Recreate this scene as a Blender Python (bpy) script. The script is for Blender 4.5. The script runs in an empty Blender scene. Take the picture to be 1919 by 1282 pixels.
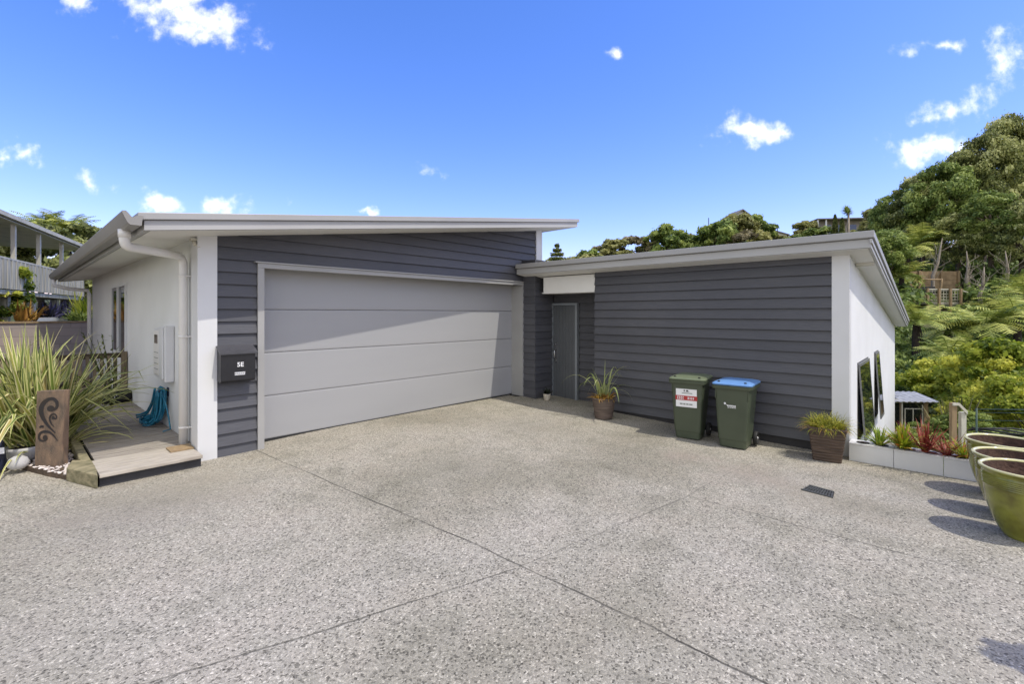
import bpy, bmesh, math, random
import numpy as np
from mathutils import Vector, Matrix, noise as mnoise
R = math.radians
S = bpy.context.scene
COL = S.collection
rnd = random.Random(7)

# ------------------------------------------------------------------ camera
CX, YH, FPX, H = 959.5, 587.5, 874.0, 1.55
TH = math.atan(804.5 / FPX)
FW = Vector((math.cos(TH), math.sin(TH), 0)); RT = Vector((math.sin(TH), -math.cos(TH), 0))
cam = bpy.data.objects.new('camera', bpy.data.cameras.new('camera')); COL.objects.link(cam)
cam.location = (0, 0, H); cam.rotation_euler = (R(90), 0, TH - R(90))
cam.data.sensor_width = 36; cam.data.lens = FPX / 1919 * 36; cam.data.shift_y = -53.5 / 1919
cam.data.clip_start = 0.05; cam.data.clip_end = 3000
S.camera = cam

def at(x, y, d):
    """world point at depth d for a photograph pixel"""
    p = FW * d + RT * ((x - CX) / FPX * d)
    return Vector((p.x, p.y, H + (YH - y) / FPX * d))

# ------------------------------------------------------------------ materials
MATS = {}
def nn(nt, typ, **kw):
    n = nt.nodes.new(typ)
    for k, v in kw.items(): setattr(n, k, v)
    return n
def new_mat(name):
    m = bpy.data.materials.new(name); m.use_nodes = True
    nt = m.node_tree; b = nt.nodes['Principled BSDF']; MATS[name] = m
    return m, nt, b
def ramp(nt, stops, interp='LINEAR'):
    r = nn(nt, 'ShaderNodeValToRGB'); r.color_ramp.interpolation = interp
    e = r.color_ramp.elements
    while len(e) < len(stops): e.new(0.5)
    for i, (p, c) in enumerate(stops): e[i].position = p; e[i].color = (*c, 1)
    return r
def simple(name, c1, c2=None, rough=.6, scale=6, bump=0, bscale=120, metal=0, stretch=(1, 1, 1), spec=.5, detail=5, coords='Object', fine=None):
    m, nt, b = new_mat(name)
    c2 = c2 or tuple(x * .85 for x in c1)
    tc = nn(nt, 'ShaderNodeTexCoord'); mp = nn(nt, 'ShaderNodeMapping'); mp.inputs['Scale'].default_value = stretch
    nt.links.new(tc.outputs[coords], mp.inputs[0])
    n = nn(nt, 'ShaderNodeTexNoise'); n.inputs['Scale'].default_value = scale; n.inputs['Detail'].default_value = detail
    nt.links.new(mp.outputs[0], n.inputs['Vector'])
    r = ramp(nt, [(.3, c2), (.7, c1)])
    nt.links.new(n.outputs[0], r.inputs[0]); nt.links.new(r.outputs[0], b.inputs['Base Color'])
    b.inputs['Roughness'].default_value = rough; b.inputs['Metallic'].default_value = metal
    b.inputs['Specular IOR Level'].default_value = spec
    if bump:
        n2 = nn(nt, 'ShaderNodeTexNoise'); n2.inputs['Scale'].default_value = bscale; n2.inputs['Detail'].default_value = 4
        nt.links.new(mp.outputs[0], n2.inputs['Vector'])
        bp = nn(nt, 'ShaderNodeBump'); bp.inputs['Strength'].default_value = bump; bp.inputs['Distance'].default_value = .01
        nt.links.new(n2.outputs[0], bp.inputs['Height']); nt.links.new(bp.outputs[0], b.inputs['Normal'])
    return m

def leafmat(name, stops, rough=.55, trans=.25, spec=.3):
    """colour picked by the per-face 'tone' attribute of the foliage meshes"""
    m, nt, b = new_mat(name)
    a = nn(nt, 'ShaderNodeAttribute', attribute_name='tone')
    r = ramp(nt, stops); nt.links.new(a.outputs['Fac'], r.inputs[0])
    nt.links.new(r.outputs[0], b.inputs['Base Color'])
    b.inputs['Roughness'].default_value = rough; b.inputs['Specular IOR Level'].default_value = spec
    tr = nn(nt, 'ShaderNodeBsdfTranslucent'); mx = nn(nt, 'ShaderNodeMixShader'); mx.inputs[0].default_value = trans
    nt.links.new(r.outputs[0], tr.inputs[0]); nt.links.new(b.outputs[0], mx.inputs[1]); nt.links.new(tr.outputs[0], mx.inputs[2])
    nt.links.new(mx.outputs[0], nt.nodes['Material Output'].inputs[0])
    return m

M = {}
M['white'] = simple('white_plaster', (.74, .74, .725), (.68, .68, .66), .8, 1.5, .25, 90)
M['trimwhite'] = simple('white_trim_paint', (.66, .66, .655), (.63, .63, .62), .45, 3, .05, 60)
M['soffit'] = simple('soffit_paint', (.76, .75, .71), (.72, .71, .67), .7, 2)
M['board'] = None
M['base'] = simple('dark_foundation', (.045, .044, .046), (.035, .034, .036), .8, 6, .3, 40)
M['roof'] = simple('grey_roof_metal', (.36, .355, .345), (.33, .325, .315), .42, 2, spec=.5)
M['fascia'] = simple('grey_fascia_paint', (.42, .415, .40), (.39, .385, .37), .5, 2)
M['gutter'] = simple('gutter_metal', (.30, .285, .265), (.26, .25, .235), .4, 2)
M['door'] = simple('garage_door_paint', (.355, .355, .358), (.335, .336, .34), .40, 1.3, .16, 220, stretch=(.3, 1, 2))
M['frame'] = simple('door_frame_paint', (.36, .355, .34), (.33, .325, .31), .5, 3)
M['pvc'] = simple('cream_pvc', (.78, .76, .72), (.74, .72, .68), .35, 3)
M['entry'] = simple('entry_door_paint', (.105, .112, .12), (.09, .097, .105), .4, 3)
M['entryframe'] = simple('entry_frame_paint', (.24, .26, .28), (.21, .23, .25), .4, 3)
M['alu'] = simple('window_aluminium', (.20, .20, .20), (.16, .16, .16), .35, 8, metal=.3)
M['steel'] = simple('brushed_steel', (.65, .65, .66), (.5, .5, .5), .25, 20, metal=1)
M['blackmetal'] = simple('black_powdercoat', (.016, .016, .019), (.012, .012, .015), .35, 14, .08, 200)
M['lidmetal'] = simple('mailbox_lid_coat', (.07, .07, .08), (.055, .055, .062), .32, 14, .08, 200)
M['whitelet'] = simple('white_lettering', (.8, .8, .8), (.75, .75, .75), .5, 10)
M['redlet'] = simple('red_print', (.45, .04, .04), (.38, .03, .03), .5, 10)
M['blacklet'] = simple('black_print', (.03, .03, .03), (.02, .02, .02), .5, 10)
M['greylet'] = simple('grey_print', (.25, .27, .25), (.2, .22, .2), .5, 10)
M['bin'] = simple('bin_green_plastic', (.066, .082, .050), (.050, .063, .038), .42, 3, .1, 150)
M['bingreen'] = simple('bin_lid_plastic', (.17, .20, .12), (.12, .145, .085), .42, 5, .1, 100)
M['binblue'] = simple('blue_lid_plastic', (.17, .33, .64), (.12, .27, .55), .38, 5, .05, 100)
M['rubber'] = simple('black_rubber', (.02, .02, .02), (.013, .013, .013), .7, 20, .2, 120)
M['deck'] = simple('weathered_decking', (.40, .36, .30), (.20, .17, .145), .8, 3, .4, 30, stretch=(1.5, 14, 14))
M['decklit'] = simple('sunlit_step_timber', (.52, .47, .39), (.30, .26, .21), .75, 3, .3, 30, stretch=(1.5, 14, 14))  # lighter copy of the decking, sunlight on the step put into its colour
M['sleeper'] = simple('old_sleeper_timber', (.34, .29, .17), (.13, .12, .06), .85, 5, .6, 40, stretch=(2, 3, 6))
M['carved'] = simple('rusty_carved_timber', (.235, .155, .10), (.10, .075, .055), .75, 5, .6, 40, stretch=(4, 4, 1.5))
M['carveblack'] = simple('black_inlay', (.012, .012, .018), (.02, .012, .01), .4, 8)
M['fence'] = simple('stained_picket', (.27, .21, .13), (.13, .10, .06), .8, 6, .4, 30, stretch=(6, 6, 1))
M['fencedark'] = simple('dark_picket_rail', (.075, .055, .03), (.05, .035, .02), .8, 6, .4, 30)
M['oldwood'] = simple('silvered_timber', (.56, .53, .42), (.26, .24, .17), .85, 2, .5, 30, stretch=(9, 9, .6))
M['oldpaint'] = simple('faded_cream_paint', (.60, .57, .47), (.46, .44, .36), .7, 3)
M['brick'] = simple('brown_brickwork', (.20, .10, .06), (.13, .06, .04), .85, 12, .3, 60)
M['glassdark'] = simple('dark_window_glass', (.02, .022, .022), (.012, .014, .014), .03, 2, spec=.9)
M['concblock'] = simple('concrete_block', (.40, .36, .32), (.29, .26, .23), .85, 4, .5, 60)
M['planterblock'] = simple('painted_planter_block', (.70, .70, .69), (.62, .62, .61), .7, 3, .25, 80)
M['plantertop'] = simple('planter_top_paint', (.72, .71, .69), (.60, .59, .57), .7, 6, .25, 60)
M['soil'] = simple('potting_soil', (.05, .032, .022), (.02, .014, .01), .95, 60, 1, 90)
M['terra'] = simple('dry_brown_soil', (.10, .055, .038), (.045, .024, .017), .95, 25, .8, 60)
M['cane'] = simple('small_pot_glaze', (.60, .55, .45), (.50, .45, .36), .6, 8)
M['hose'] = simple('teal_hose', (.015, .19, .29), (.010, .12, .20), .35, 20)
M['stone'] = simple('round_grey_stone', (.52, .51, .49), (.42, .41, .40), .7, 9, .3, 50)
M['chips'] = simple('white_stone_chips', (.78, .72, .68), (.5, .42, .38), .7, 40)
M['drain'] = simple('drain_iron', (.11, .115, .11), (.07, .07, .065), .55, 20, .3, 60, metal=.3)
M['bark'] = simple('dark_bark', (.12, .09, .065), (.05, .038, .028), .9, 5, .8, 14, stretch=(3, 3, .6))
M['barkpale'] = simple('pale_bark', (.36, .31, .25), (.2, .16, .12), .9, 5, .8, 14, stretch=(3, 3, .6))
M['fernbark'] = simple('fibrous_fern_trunk', (.045, .032, .022), (.018, .013, .01), .95, 14, 1, 30)
M['stonewall'] = simple('rubble_wall', (.25, .22, .19), (.09, .08, .07), .9, 7, 1, 9)
M['corrug'] = simple('corrugated_plastic', (.42, .42, .41), (.25, .25, .24), .35, 5)
M['treatpine'] = simple('treated_pine', (.34, .24, .13), (.24, .165, .09), .8, 5, .3, 40, stretch=(6, 6, 1))
M['tiles'] = simple('grey_roof_tiles', (.2, .19, .18), (.14, .13, .12), .8, 8)
M['navy'] = simple('navy_plastic', (.02, .024, .05), (.014, .018, .04), .4, 8)
M['bank'] = simple('dry_clay_bank', (.42, .30, .17), (.22, .15, .08), .95, 3, .8, 8)
M['green_iron'] = simple('green_painted_iron', (.03, .07, .06), (.025, .055, .05), .5, 8)

# foliage
G = {}
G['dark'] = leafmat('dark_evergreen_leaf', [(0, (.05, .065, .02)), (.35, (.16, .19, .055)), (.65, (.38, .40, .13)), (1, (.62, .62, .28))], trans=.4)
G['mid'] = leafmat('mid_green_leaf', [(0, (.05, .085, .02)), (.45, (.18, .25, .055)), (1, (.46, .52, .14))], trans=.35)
G['olive'] = leafmat('olive_leaf', [(0, (.08, .09, .03)), (.5, (.28, .28, .09)), (1, (.55, .52, .20))], trans=.35)
G['yellow'] = leafmat('yellow_green_leaf', [(0, (.08, .13, .012)), (.35, (.32, .38, .035)), (1, (.78, .74, .12))], trans=.45)
G['fern'] = leafmat('fern_frond', [(0, (.07, .10, .015)), (.5, (.24, .30, .05)), (1, (.66, .66, .17))], trans=.25)
G['brownish'] = leafmat('dry_twig_leaf', [(0, (.08, .07, .04)), (.5, (.22, .19, .10)), (1, (.40, .35, .19))])
G['grassmop'] = leafmat('lime_grass_blade', [(0, (.10, .12, .012)), (.5, (.30, .31, .035)), (.9, (.50, .46, .07)), (1, (.42, .22, .05))], trans=.3)
G['palegrass'] = leafmat('arching_grass_blade', [(0, (.16, .22, .06)), (.6, (.34, .40, .14)), (1, (.50, .50, .26))], trans=.3)
G['orange'] = leafmat('orange_low_leaf', [(0, (.16, .08, .02)), (.5, (.40, .20, .04)), (1, (.55, .36, .08))], trans=.3)
G['lime'] = leafmat('lime_rosette_leaf', [(0, (.09, .16, .015)), (.5, (.25, .34, .03)), (1, (.45, .48, .07))], trans=.25)
G['limered'] = leafmat('lime_and_orange_leaf', [(0, (.12, .20, .015)), (.6, (.36, .42, .03)), (.85, (.5, .4, .04)), (1, (.5, .15, .02))], trans=.25)
G['red'] = leafmat('red_rosette_leaf', [(0, (.12, .018, .015)), (.5, (.32, .05, .03)), (1, (.48, .17, .12))], trans=.2)
G['flaxdark'] = leafmat('olive_flax_leaf', [(0, (.05, .055, .02)), (.6, (.14, .14, .05)), (1, (.26, .24, .11))])
G['purple'] = leafmat('purple_blue_leaf', [(0, (.03, .03, .03)), (.5, (.09, .09, .14)), (1, (.25, .22, .42))])
G['blacksucc'] = leafmat('black_green_leaf', [(0, (.01, .012, .01)), (1, (.04, .05, .03))])

def variegated():
    m, nt, b = new_mat('variegated_flax_leaf')
    a = nn(nt, 'ShaderNodeAttribute', attribute_name='tone')
    uv = nn(nt, 'ShaderNodeUVMap'); sx = nn(nt, 'ShaderNodeSeparateXYZ'); nt.links.new(uv.outputs[0], sx.inputs[0])
    s1 = nn(nt, 'ShaderNodeMath', operation='SUBTRACT'); nt.links.new(sx.outputs[0], s1.inputs[0]); s1.inputs[1].default_value = .5
    ab = nn(nt, 'ShaderNodeMath', operation='ABSOLUTE'); nt.links.new(s1.outputs[0], ab.inputs[0])
    n = nn(nt, 'ShaderNodeTexNoise'); n.inputs['Scale'].default_value = 3
    ad = nn(nt, 'ShaderNodeMath', operation='MULTIPLY_ADD'); nt.links.new(n.outputs[0], ad.inputs[0]); ad.inputs[1].default_value = .25; nt.links.new(ab.outputs[0], ad.inputs[2])
    g = ramp(nt, [(0, (.05, .09, .02)), (.5, (.17, .23, .04)), (.8, (.36, .40, .07)), (1, (.42, .32, .12))]); nt.links.new(a.outputs['Fac'], g.inputs[0])
    c = ramp(nt, [(0, (.38, .40, .12)), (.5, (.62, .60, .26)), (1, (.78, .70, .40))]); nt.links.new(a.outputs['Fac'], c.inputs[0])
    k = ramp(nt, [(.30, (0, 0, 0)), (.40, (1, 1, 1))]); nt.links.new(ad.outputs[0], k.inputs[0])
    mx = nn(nt, 'ShaderNodeMixRGB'); nt.links.new(k.outputs[0], mx.inputs[0]); nt.links.new(g.outputs[0], mx.inputs[1]); nt.links.new(c.outputs[0], mx.inputs[2])
    nt.links.new(mx.outputs[0], b.inputs['Base Color']); b.inputs['Roughness'].default_value = .45
    tr = nn(nt, 'ShaderNodeBsdfTranslucent'); ms = nn(nt, 'ShaderNodeMixShader'); ms.inputs[0].default_value = .2
    nt.links.new(mx.outputs[0], tr.inputs[0]); nt.links.new(b.outputs[0], ms.inputs[1]); nt.links.new(tr.outputs[0], ms.inputs[2])
    nt.links.new(ms.outputs[0], nt.nodes['Material Output'].inputs[0])
    return m
G['varieg'] = variegated()
def board_mat():
    m, nt, b = new_mat('charcoal_board_paint'); L = nt.links.new
    a = nn(nt, 'ShaderNodeAttribute', attribute_name='tone')
    r = ramp(nt, [(0, (.068, .069, .078)), (1, (.091, .092, .103))]); L(a.outputs['Fac'], r.inputs[0])
    tc = nn(nt, 'ShaderNodeTexCoord'); mp = nn(nt, 'ShaderNodeMapping'); mp.inputs['Scale'].default_value = (1.2, 1.2, 14); L(tc.outputs['Object'], mp.inputs[0])
    n = nn(nt, 'ShaderNodeTexNoise'); n.inputs['Scale'].default_value = 5; n.inputs['Detail'].default_value = 5; L(mp.outputs[0], n.inputs['Vector'])
    r2 = ramp(nt, [(.3, (.90, .90, .90)), (.7, (1.08, 1.08, 1.07))]); L(n.outputs[0], r2.inputs[0])
    n3 = nn(nt, 'ShaderNodeTexNoise'); n3.inputs['Scale'].default_value = 1.1; n3.inputs['Detail'].default_value = 4; L(tc.outputs['Object'], n3.inputs['Vector'])
    r3 = ramp(nt, [(.35, (.92, .92, .93)), (.7, (1.07, 1.06, 1.04))]); L(n3.outputs[0], r3.inputs[0])
    m1 = nn(nt, 'ShaderNodeMixRGB', blend_type='MULTIPLY'); m1.inputs[0].default_value = 1; L(r.outputs[0], m1.inputs[1]); L(r2.outputs[0], m1.inputs[2])
    m2 = nn(nt, 'ShaderNodeMixRGB', blend_type='MULTIPLY'); m2.inputs[0].default_value = 1; L(m1.outputs[0], m2.inputs[1]); L(r3.outputs[0], m2.inputs[2])
    L(m2.outputs[0], b.inputs['Base Color']); b.inputs['Roughness'].default_value = .5; b.inputs['Specular IOR Level'].default_value = .4
    bp = nn(nt, 'ShaderNodeBump'); bp.inputs['Strength'].default_value = .4; bp.inputs['Distance'].default_value = .008; L(n.outputs[0], bp.inputs['Height']); L(bp.outputs[0], b.inputs['Normal'])
    return m
M['board'] = board_mat()

def driveway_mat():
    m, nt, b = new_mat('exposed_aggregate_concrete')
    L = nt.links.new
    geo = nn(nt, 'ShaderNodeNewGeometry')
    # pebbles
    wob = nn(nt, 'ShaderNodeTexNoise', noise_dimensions='2D'); wob.inputs['Detail'].default_value = 1; wob.inputs['Scale'].default_value = 60; L(geo.outputs['Position'], wob.inputs['Vector'])
    vm = nn(nt, 'ShaderNodeVectorMath', operation='MULTIPLY_ADD'); L(wob.outputs['Color'], vm.inputs[0]); vm.inputs[1].default_value = (.012, .012, .012); L(geo.outputs['Position'], vm.inputs[2])
    def vor(scale, feat='F1'):
        v = nn(nt, 'ShaderNodeTexVoronoi', feature=feat, voronoi_dimensions='2D'); v.inputs['Scale'].default_value = scale; L(vm.outputs[0], v.inputs['Vector']); return v
    v1 = vor(105); v2 = vor(200); ve = vor(105, 'DISTANCE_TO_EDGE')
    peb = [(0, (.04, .038, .034)), (.10, (.105, .10, .09)), (.23, (.26, .252, .23)), (.5, (.335, .323, .293)), (.9, (.43, .415, .378)), (1, (.66, .64, .59))]
    sp = nn(nt, 'ShaderNodeSeparateColor'); L(v1.outputs['Color'], sp.inputs[0]); r1 = ramp(nt, peb); L(sp.outputs[0], r1.inputs[0])
    sp2 = nn(nt, 'ShaderNodeSeparateColor'); L(v2.outputs['Color'], sp2.inputs[0]); r2 = ramp(nt, peb); L(sp2.outputs[1], r2.inputs[0])
    mx = nn(nt, 'ShaderNodeMixRGB'); mx.inputs[0].default_value = .22; L(r1.outputs[0], mx.inputs[1]); L(r2.outputs[0], mx.inputs[2])
    # cement in the gaps
    eg = ramp(nt, [(0, (1, 1, 1)), (.10, (0, 0, 0))]); L(ve.outputs['Distance'], eg.inputs[0])
    mc = nn(nt, 'ShaderNodeMixRGB'); L(eg.outputs[0], mc.inputs[0]); L(mx.outputs[0], mc.inputs[1]); mc.inputs[2].default_value = (.23, .22, .20, 1)
    # broad stains: lichen-green, worn grey, pinkish
    def noise(scale, det=3, rough=.6):
        n = nn(nt, 'ShaderNodeTexNoise', noise_dimensions='2D'); n.inputs['Scale'].default_value = scale; n.inputs['Detail'].default_value = det; n.inputs['Roughness'].default_value = rough
        L(geo.outputs['Position'], n.inputs['Vector']); return n
    n1 = noise(.55); rs = ramp(nt, [(.32, (1.10, 1.055, .955)), (.5, (1.03, .985, .865)), (.68, (.82, .785, .665))]); L(n1.outputs[0], rs.inputs[0])
    m1 = nn(nt, 'ShaderNodeMixRGB', blend_type='MULTIPLY'); m1.inputs[0].default_value = 1; L(mc.outputs[0], m1.inputs[1]); L(rs.outputs[0], m1.inputs[2])
    n2 = noise(2.6); rs2 = ramp(nt, [(.35, (1.06, 1.04, 1.04)), (.55, (1, 1, 1)), (.75, (.78, .78, .76))]); L(n2.outputs[0], rs2.inputs[0])
    m2 = nn(nt, 'ShaderNodeMixRGB', blend_type='MULTIPLY'); m2.inputs[0].default_value = .8; L(m1.outputs[0], m2.inputs[1]); L(rs2.outputs[0], m2.inputs[2])
    # cut joints
    sx = nn(nt, 'ShaderNodeSeparateXYZ'); L(geo.outputs['Position'], sx.inputs[0])
    def mth(op, a, b_=None, c=None, clamp=False):
        n = nn(nt, 'ShaderNodeMath', operation=op); n.use_clamp = clamp
        for i, q in enumerate((a, b_, c)):
            if q is None: continue
            if isinstance(q, (int, float)): n.inputs[i].default_value = q
            else: L(q, n.inputs[i])
        return n.outputs[0]
    wn = noise(3.0, 3); wv = mth('MULTIPLY_ADD', wn.outputs[0], .03, -.015)
    rag = noise(1.9, 4)
    def joint(p, q, w=.0045, strength=1.0, half=None):
        # distance to the segment p-q
        dx, dy = q[0] - p[0], q[1] - p[1]; ln = math.hypot(dx, dy); dx /= ln; dy /= ln
        ax = mth('SUBTRACT', sx.outputs[0], p[0]); ay = mth('SUBTRACT', sx.outputs[1], p[1])
        t = mth('ADD', mth('MULTIPLY', ax, dx), mth('MULTIPLY', ay, dy))
        s = mth('SUBTRACT', mth('MULTIPLY', ax, dy), mth('MULTIPLY', ay, dx))
        s = mth('ABSOLUTE', mth('ADD', s, wv))
        inside = mth('MULTIPLY', mth('GREATER_THAN', t, 0), mth('LESS_THAN', t, ln))
        line = mth('SUBTRACT', 1.0, mth('MULTIPLY', mth('SUBTRACT', s, w * .5), 1 / w), clamp=True)
        return mth('MULTIPLY', mth('MULTIPLY', line, inside), strength)
    js = [joint((1.96, 5.85), (2.02, 4.0), .0064, 1), joint((2.02, 4.0), (2.13, 2.4), .0064, 1), joint((2.13, 2.4), (2.16, 1.2), .0068, 1), joint((2.16, 1.2), (2.12, -6), .0068, 1),
          joint((.2, 2.52), (1.04, 2.222), .006, .8), joint((1.04, 2.222), (2.1, 1.9), .006, .8), joint((2.13, 1.9), (3.92, 1.578), .005, .6), joint((3.92, 1.578), (5.5, 1.50), .005, .45), joint((-6, 4.1), (.2, 2.52), .006, .4),
          joint((3.92, 1.58), (3.93, -6), .005, .75), joint((3.92, 3.2), (3.92, 1.578), .004, .15)]
    tot = js[0]
    for j in js[1:]: tot = mth('MAXIMUM', tot, j)
    brk = ramp(nt, [(.36, (.5, .5, .5)), (.6, (1, 1, 1))]); L(rag.outputs[0], brk.inputs[0])
    tot2 = mth('MULTIPLY', tot, brk.outputs[0])
    mj = nn(nt, 'ShaderNodeMixRGB'); L(tot2, mj.inputs[0]); L(m2.outputs[0], mj.inputs[1]); mj.inputs[2].default_value = (.065, .06, .048, 1)
    # leaf-tannin stain near the drain and rust flecks
    def spot(cx, cy, rad, col, amt):
        ax = mth('SUBTRACT', sx.outputs[0], cx); ay = mth('SUBTRACT', sx.outputs[1], cy)
        d = mth('SQRT', mth('ADD', mth('MULTIPLY', ax, ax), mth('MULTIPLY', ay, ay)))
        d = mth('ADD', d, mth('MULTIPLY_ADD', n2.outputs[0], rad * 1.2, -rad * .6))
        return mth('MULTIPLY', mth('SUBTRACT', 1.0, mth('DIVIDE', d, rad), clamp=True), amt), col
    out = mj.outputs[0]
    for cx_, cy_, rr, cc, am in ((4.95, 1.35, .55, (.28, .23, .18), .55), (5.1, 2.1, .4, (.27, .22, .18), .4), (4.7, .7, .5, (.26, .23, .17), .5), (1.1, 5.0, .9, (.30, .27, .19), .5), (.7, 4.7, .9, (.20, .18, .16), .45), (3.1, 3.6, .75, (.20, .19, .15), .35), (4.9, 4.2, .7, (.21, .20, .16), .3), (-.6, 3.6, 1.0, (.20, .19, .16), .35)):
        f_, c_ = spot(cx_, cy_, rr, cc, am)
        q = nn(nt, 'ShaderNodeMixRGB'); L(f_, q.inputs[0]); L(out, q.inputs[1]); q.inputs[2].default_value = (*c_, 1); out = q.outputs[0]
    L(out, b.inputs['Base Color']); b.inputs['Roughness'].default_value = .85; b.inputs['Specular IOR Level'].default_value = .3
    bp = nn(nt, 'ShaderNodeBump'); bp.inputs['Strength'].default_value = .55; bp.inputs['Distance'].default_value = .006
    hh = mth('SUBTRACT', mth('MINIMUM', ve.outputs['Distance'], .25), mth('MULTIPLY', tot2, .6))
    L(hh, bp.inputs['Height']); L(bp.outputs[0], b.inputs['Normal'])
    return m
M['drive'] = driveway_mat()

def ground_mat():
    m, nt, b = new_mat('grassy_earth')
    L = nt.links.new
    n = nn(nt, 'ShaderNodeTexNoise'); n.inputs['Scale'].default_value = .5; n.inputs['Detail'].default_value = 8
    g = nn(nt, 'ShaderNodeNewGeometry'); L(g.outputs['Position'], n.inputs['Vector'])
    r = ramp(nt, [(.35, (.03, .04, .012)), (.5, (.06, .075, .02)), (.62, (.10, .085, .04)), (.75, (.16, .12, .06))]); L(n.outputs[0], r.inputs[0])
    L(r.outputs[0], b.inputs['Base Color']); b.inputs['Roughness'].default_value = .95
    n2 = nn(nt, 'ShaderNodeTexNoise'); n2.inputs['Scale'].default_value = 6; n2.inputs['Detail'].default_value = 6; L(g.outputs['Position'], n2.inputs['Vector'])
    bp = nn(nt, 'ShaderNodeBump'); bp.inputs['Strength'].default_value = .8; bp.inputs['Distance'].default_value = .1; L(n2.outputs[0], bp.inputs['Height']); L(bp.outputs[0], b.inputs['Normal'])
    return m
M['ground'] = ground_mat()
M['mulch'] = simple('garden_mulch', (.13, .09, .06), (.05, .035, .022), .95, 22, 1, 50)

def glaze_mat():
    m, nt, b = new_mat('olive_green_glaze'); L = nt.links.new
    tc = nn(nt, 'ShaderNodeTexCoord'); n = nn(nt, 'ShaderNodeTexNoise'); n.inputs['Scale'].default_value = 7; n.inputs['Detail'].default_value = 6; L(tc.outputs['Object'], n.inputs['Vector'])
    r = ramp(nt, [(.3, (.11, .10, .012)), (.5, (.20, .20, .025)), (.72, (.30, .31, .05))]); L(n.outputs[0], r.inputs[0])
    # glaze runs thin and pale over the rim
    sx = nn(nt, 'ShaderNodeSeparateXYZ'); L(tc.outputs['Object'], sx.inputs[0])
    k = ramp(nt, [(.0, (0, 0, 0)), (1, (1, 1, 1))]); mr = nn(nt, 'ShaderNodeMapRange'); mr.inputs['From Min'].default_value = .474; mr.inputs['From Max'].default_value = .486; L(sx.outputs[2], mr.inputs[0]); L(mr.outputs[0], k.inputs[0])
    mx = nn(nt, 'ShaderNodeMixRGB'); L(k.outputs[0], mx.inputs[0]); L(r.outputs[0], mx.inputs[1]); mx.inputs[2].default_value = (.62, .58, .30, 1)
    L(mx.outputs[0], b.inputs['Base Color']); b.inputs['Roughness'].default_value = .16; b.inputs['Coat Weight'].default_value = .4; b.inputs['Coat Roughness'].default_value = .06
    bp = nn(nt, 'ShaderNodeBump'); bp.inputs['Strength'].default_value = .15; bp.inputs['Distance'].default_value = .01; L(n.outputs[0], bp.inputs['Height']); L(bp.outputs[0], b.inputs['Normal'])
    return m
M['glaze'] = glaze_mat()

def wicker_mat(name, c1, c2, c3):
    m, nt, b = new_mat(name); L = nt.links.new
    tc = nn(nt, 'ShaderNodeTexCoord')
    n = nn(nt, 'ShaderNodeTexNoise'); n.inputs['Scale'].default_value = 9; L(tc.outputs['Object'], n.inputs['Vector'])
    mp = nn(nt, 'ShaderNodeMapping'); mp.inputs['Scale'].default_value = (4, 4, 60); L(tc.outputs['Object'], mp.inputs[0])
    n2 = nn(nt, 'ShaderNodeTexNoise'); n2.inputs['Scale'].default_value = 1.4; n2.inputs['Detail'].default_value = 3; L(mp.outputs[0], n2.inputs['Vector'])
    r = ramp(nt, [(.3, c1), (.55, c2), (.75, c3)]); L(n2.outputs[0], r.inputs[0]); L(r.outputs[0], b.inputs['Base Color'])
    b.inputs['Roughness'].default_value = .7
    bp = nn(nt, 'ShaderNodeBump'); bp.inputs['Strength'].default_value = .5; bp.inputs['Distance'].default_value = .01; L(n2.outputs[0], bp.inputs['Height']); L(bp.outputs[0], b.inputs['Normal'])
    return m
M['wicker'] = wicker_mat('woven_rattan', (.035, .022, .015), (.085, .055, .038), (.15, .105, .075))
M['wicker2'] = wicker_mat('faded_woven_rattan', (.07, .05, .038), (.13, .095, .075), (.2, .155, .12))

def blockwall_mat():
    m, nt, b = new_mat('coloured_block_retaining'); L = nt.links.new
    g = nn(nt, 'ShaderNodeTexCoord'); mp = nn(nt, 'ShaderNodeMapping'); mp.inputs['Rotation'].default_value = (R(90), 0, 0); L(g.outputs['Object'], mp.inputs[0])
    br = nn(nt, 'ShaderNodeTexBrick'); br.inputs['Scale'].default_value = 1; br.inputs['Brick Width'].default_value = .4; br.inputs['Row Height'].default_value = .2; br.inputs['Mortar Size'].default_value = .008
    br.inputs['Color1'].default_value = (.40, .33, .29, 1); br.inputs['Color2'].default_value = (.31, .27, .24, 1); br.inputs['Mortar'].default_value = (.27, .23, .21, 1)
    L(mp.outputs[0], br.inputs['Vector']); L(br.outputs[0], b.inputs['Base Color']); b.inputs['Roughness'].default_value = .9
    return m
M['blockwall'] = blockwall_mat()
def mesh_glass():
    m, nt, b = new_mat('window_glass')
    b.inputs['Base Color'].default_value = (.015, .02, .018, 1); b.inputs['Roughness'].default_value = .02; b.inputs['Specular IOR Level'].default_value = 1.0; b.inputs['IOR'].default_value = 1.9
    return m
M['glass'] = mesh_glass()

# ------------------------------------------------------------------ object helpers
def tag(o, label=None, cat=None, group=None, kind=None):
    if label: o['label'] = label
    if cat: o['category'] = cat
    if group: o['group'] = group
    if kind: o['kind'] = kind
    return o
def thing(name, label, cat, loc=(0, 0, 0), rz=0, group=None):
    o = bpy.data.objects.new(name, None); COL.objects.link(o); o.empty_display_size = .1
    o.location = loc; o.rotation_euler = (0, 0, rz)
    return tag(o, label, cat, group)
def copy_tree(o, parent=None):
    c = o.copy(); COL.objects.link(c); c.parent = parent
    for ch in list(o.children): copy_tree(ch, c)
    return c

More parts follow.
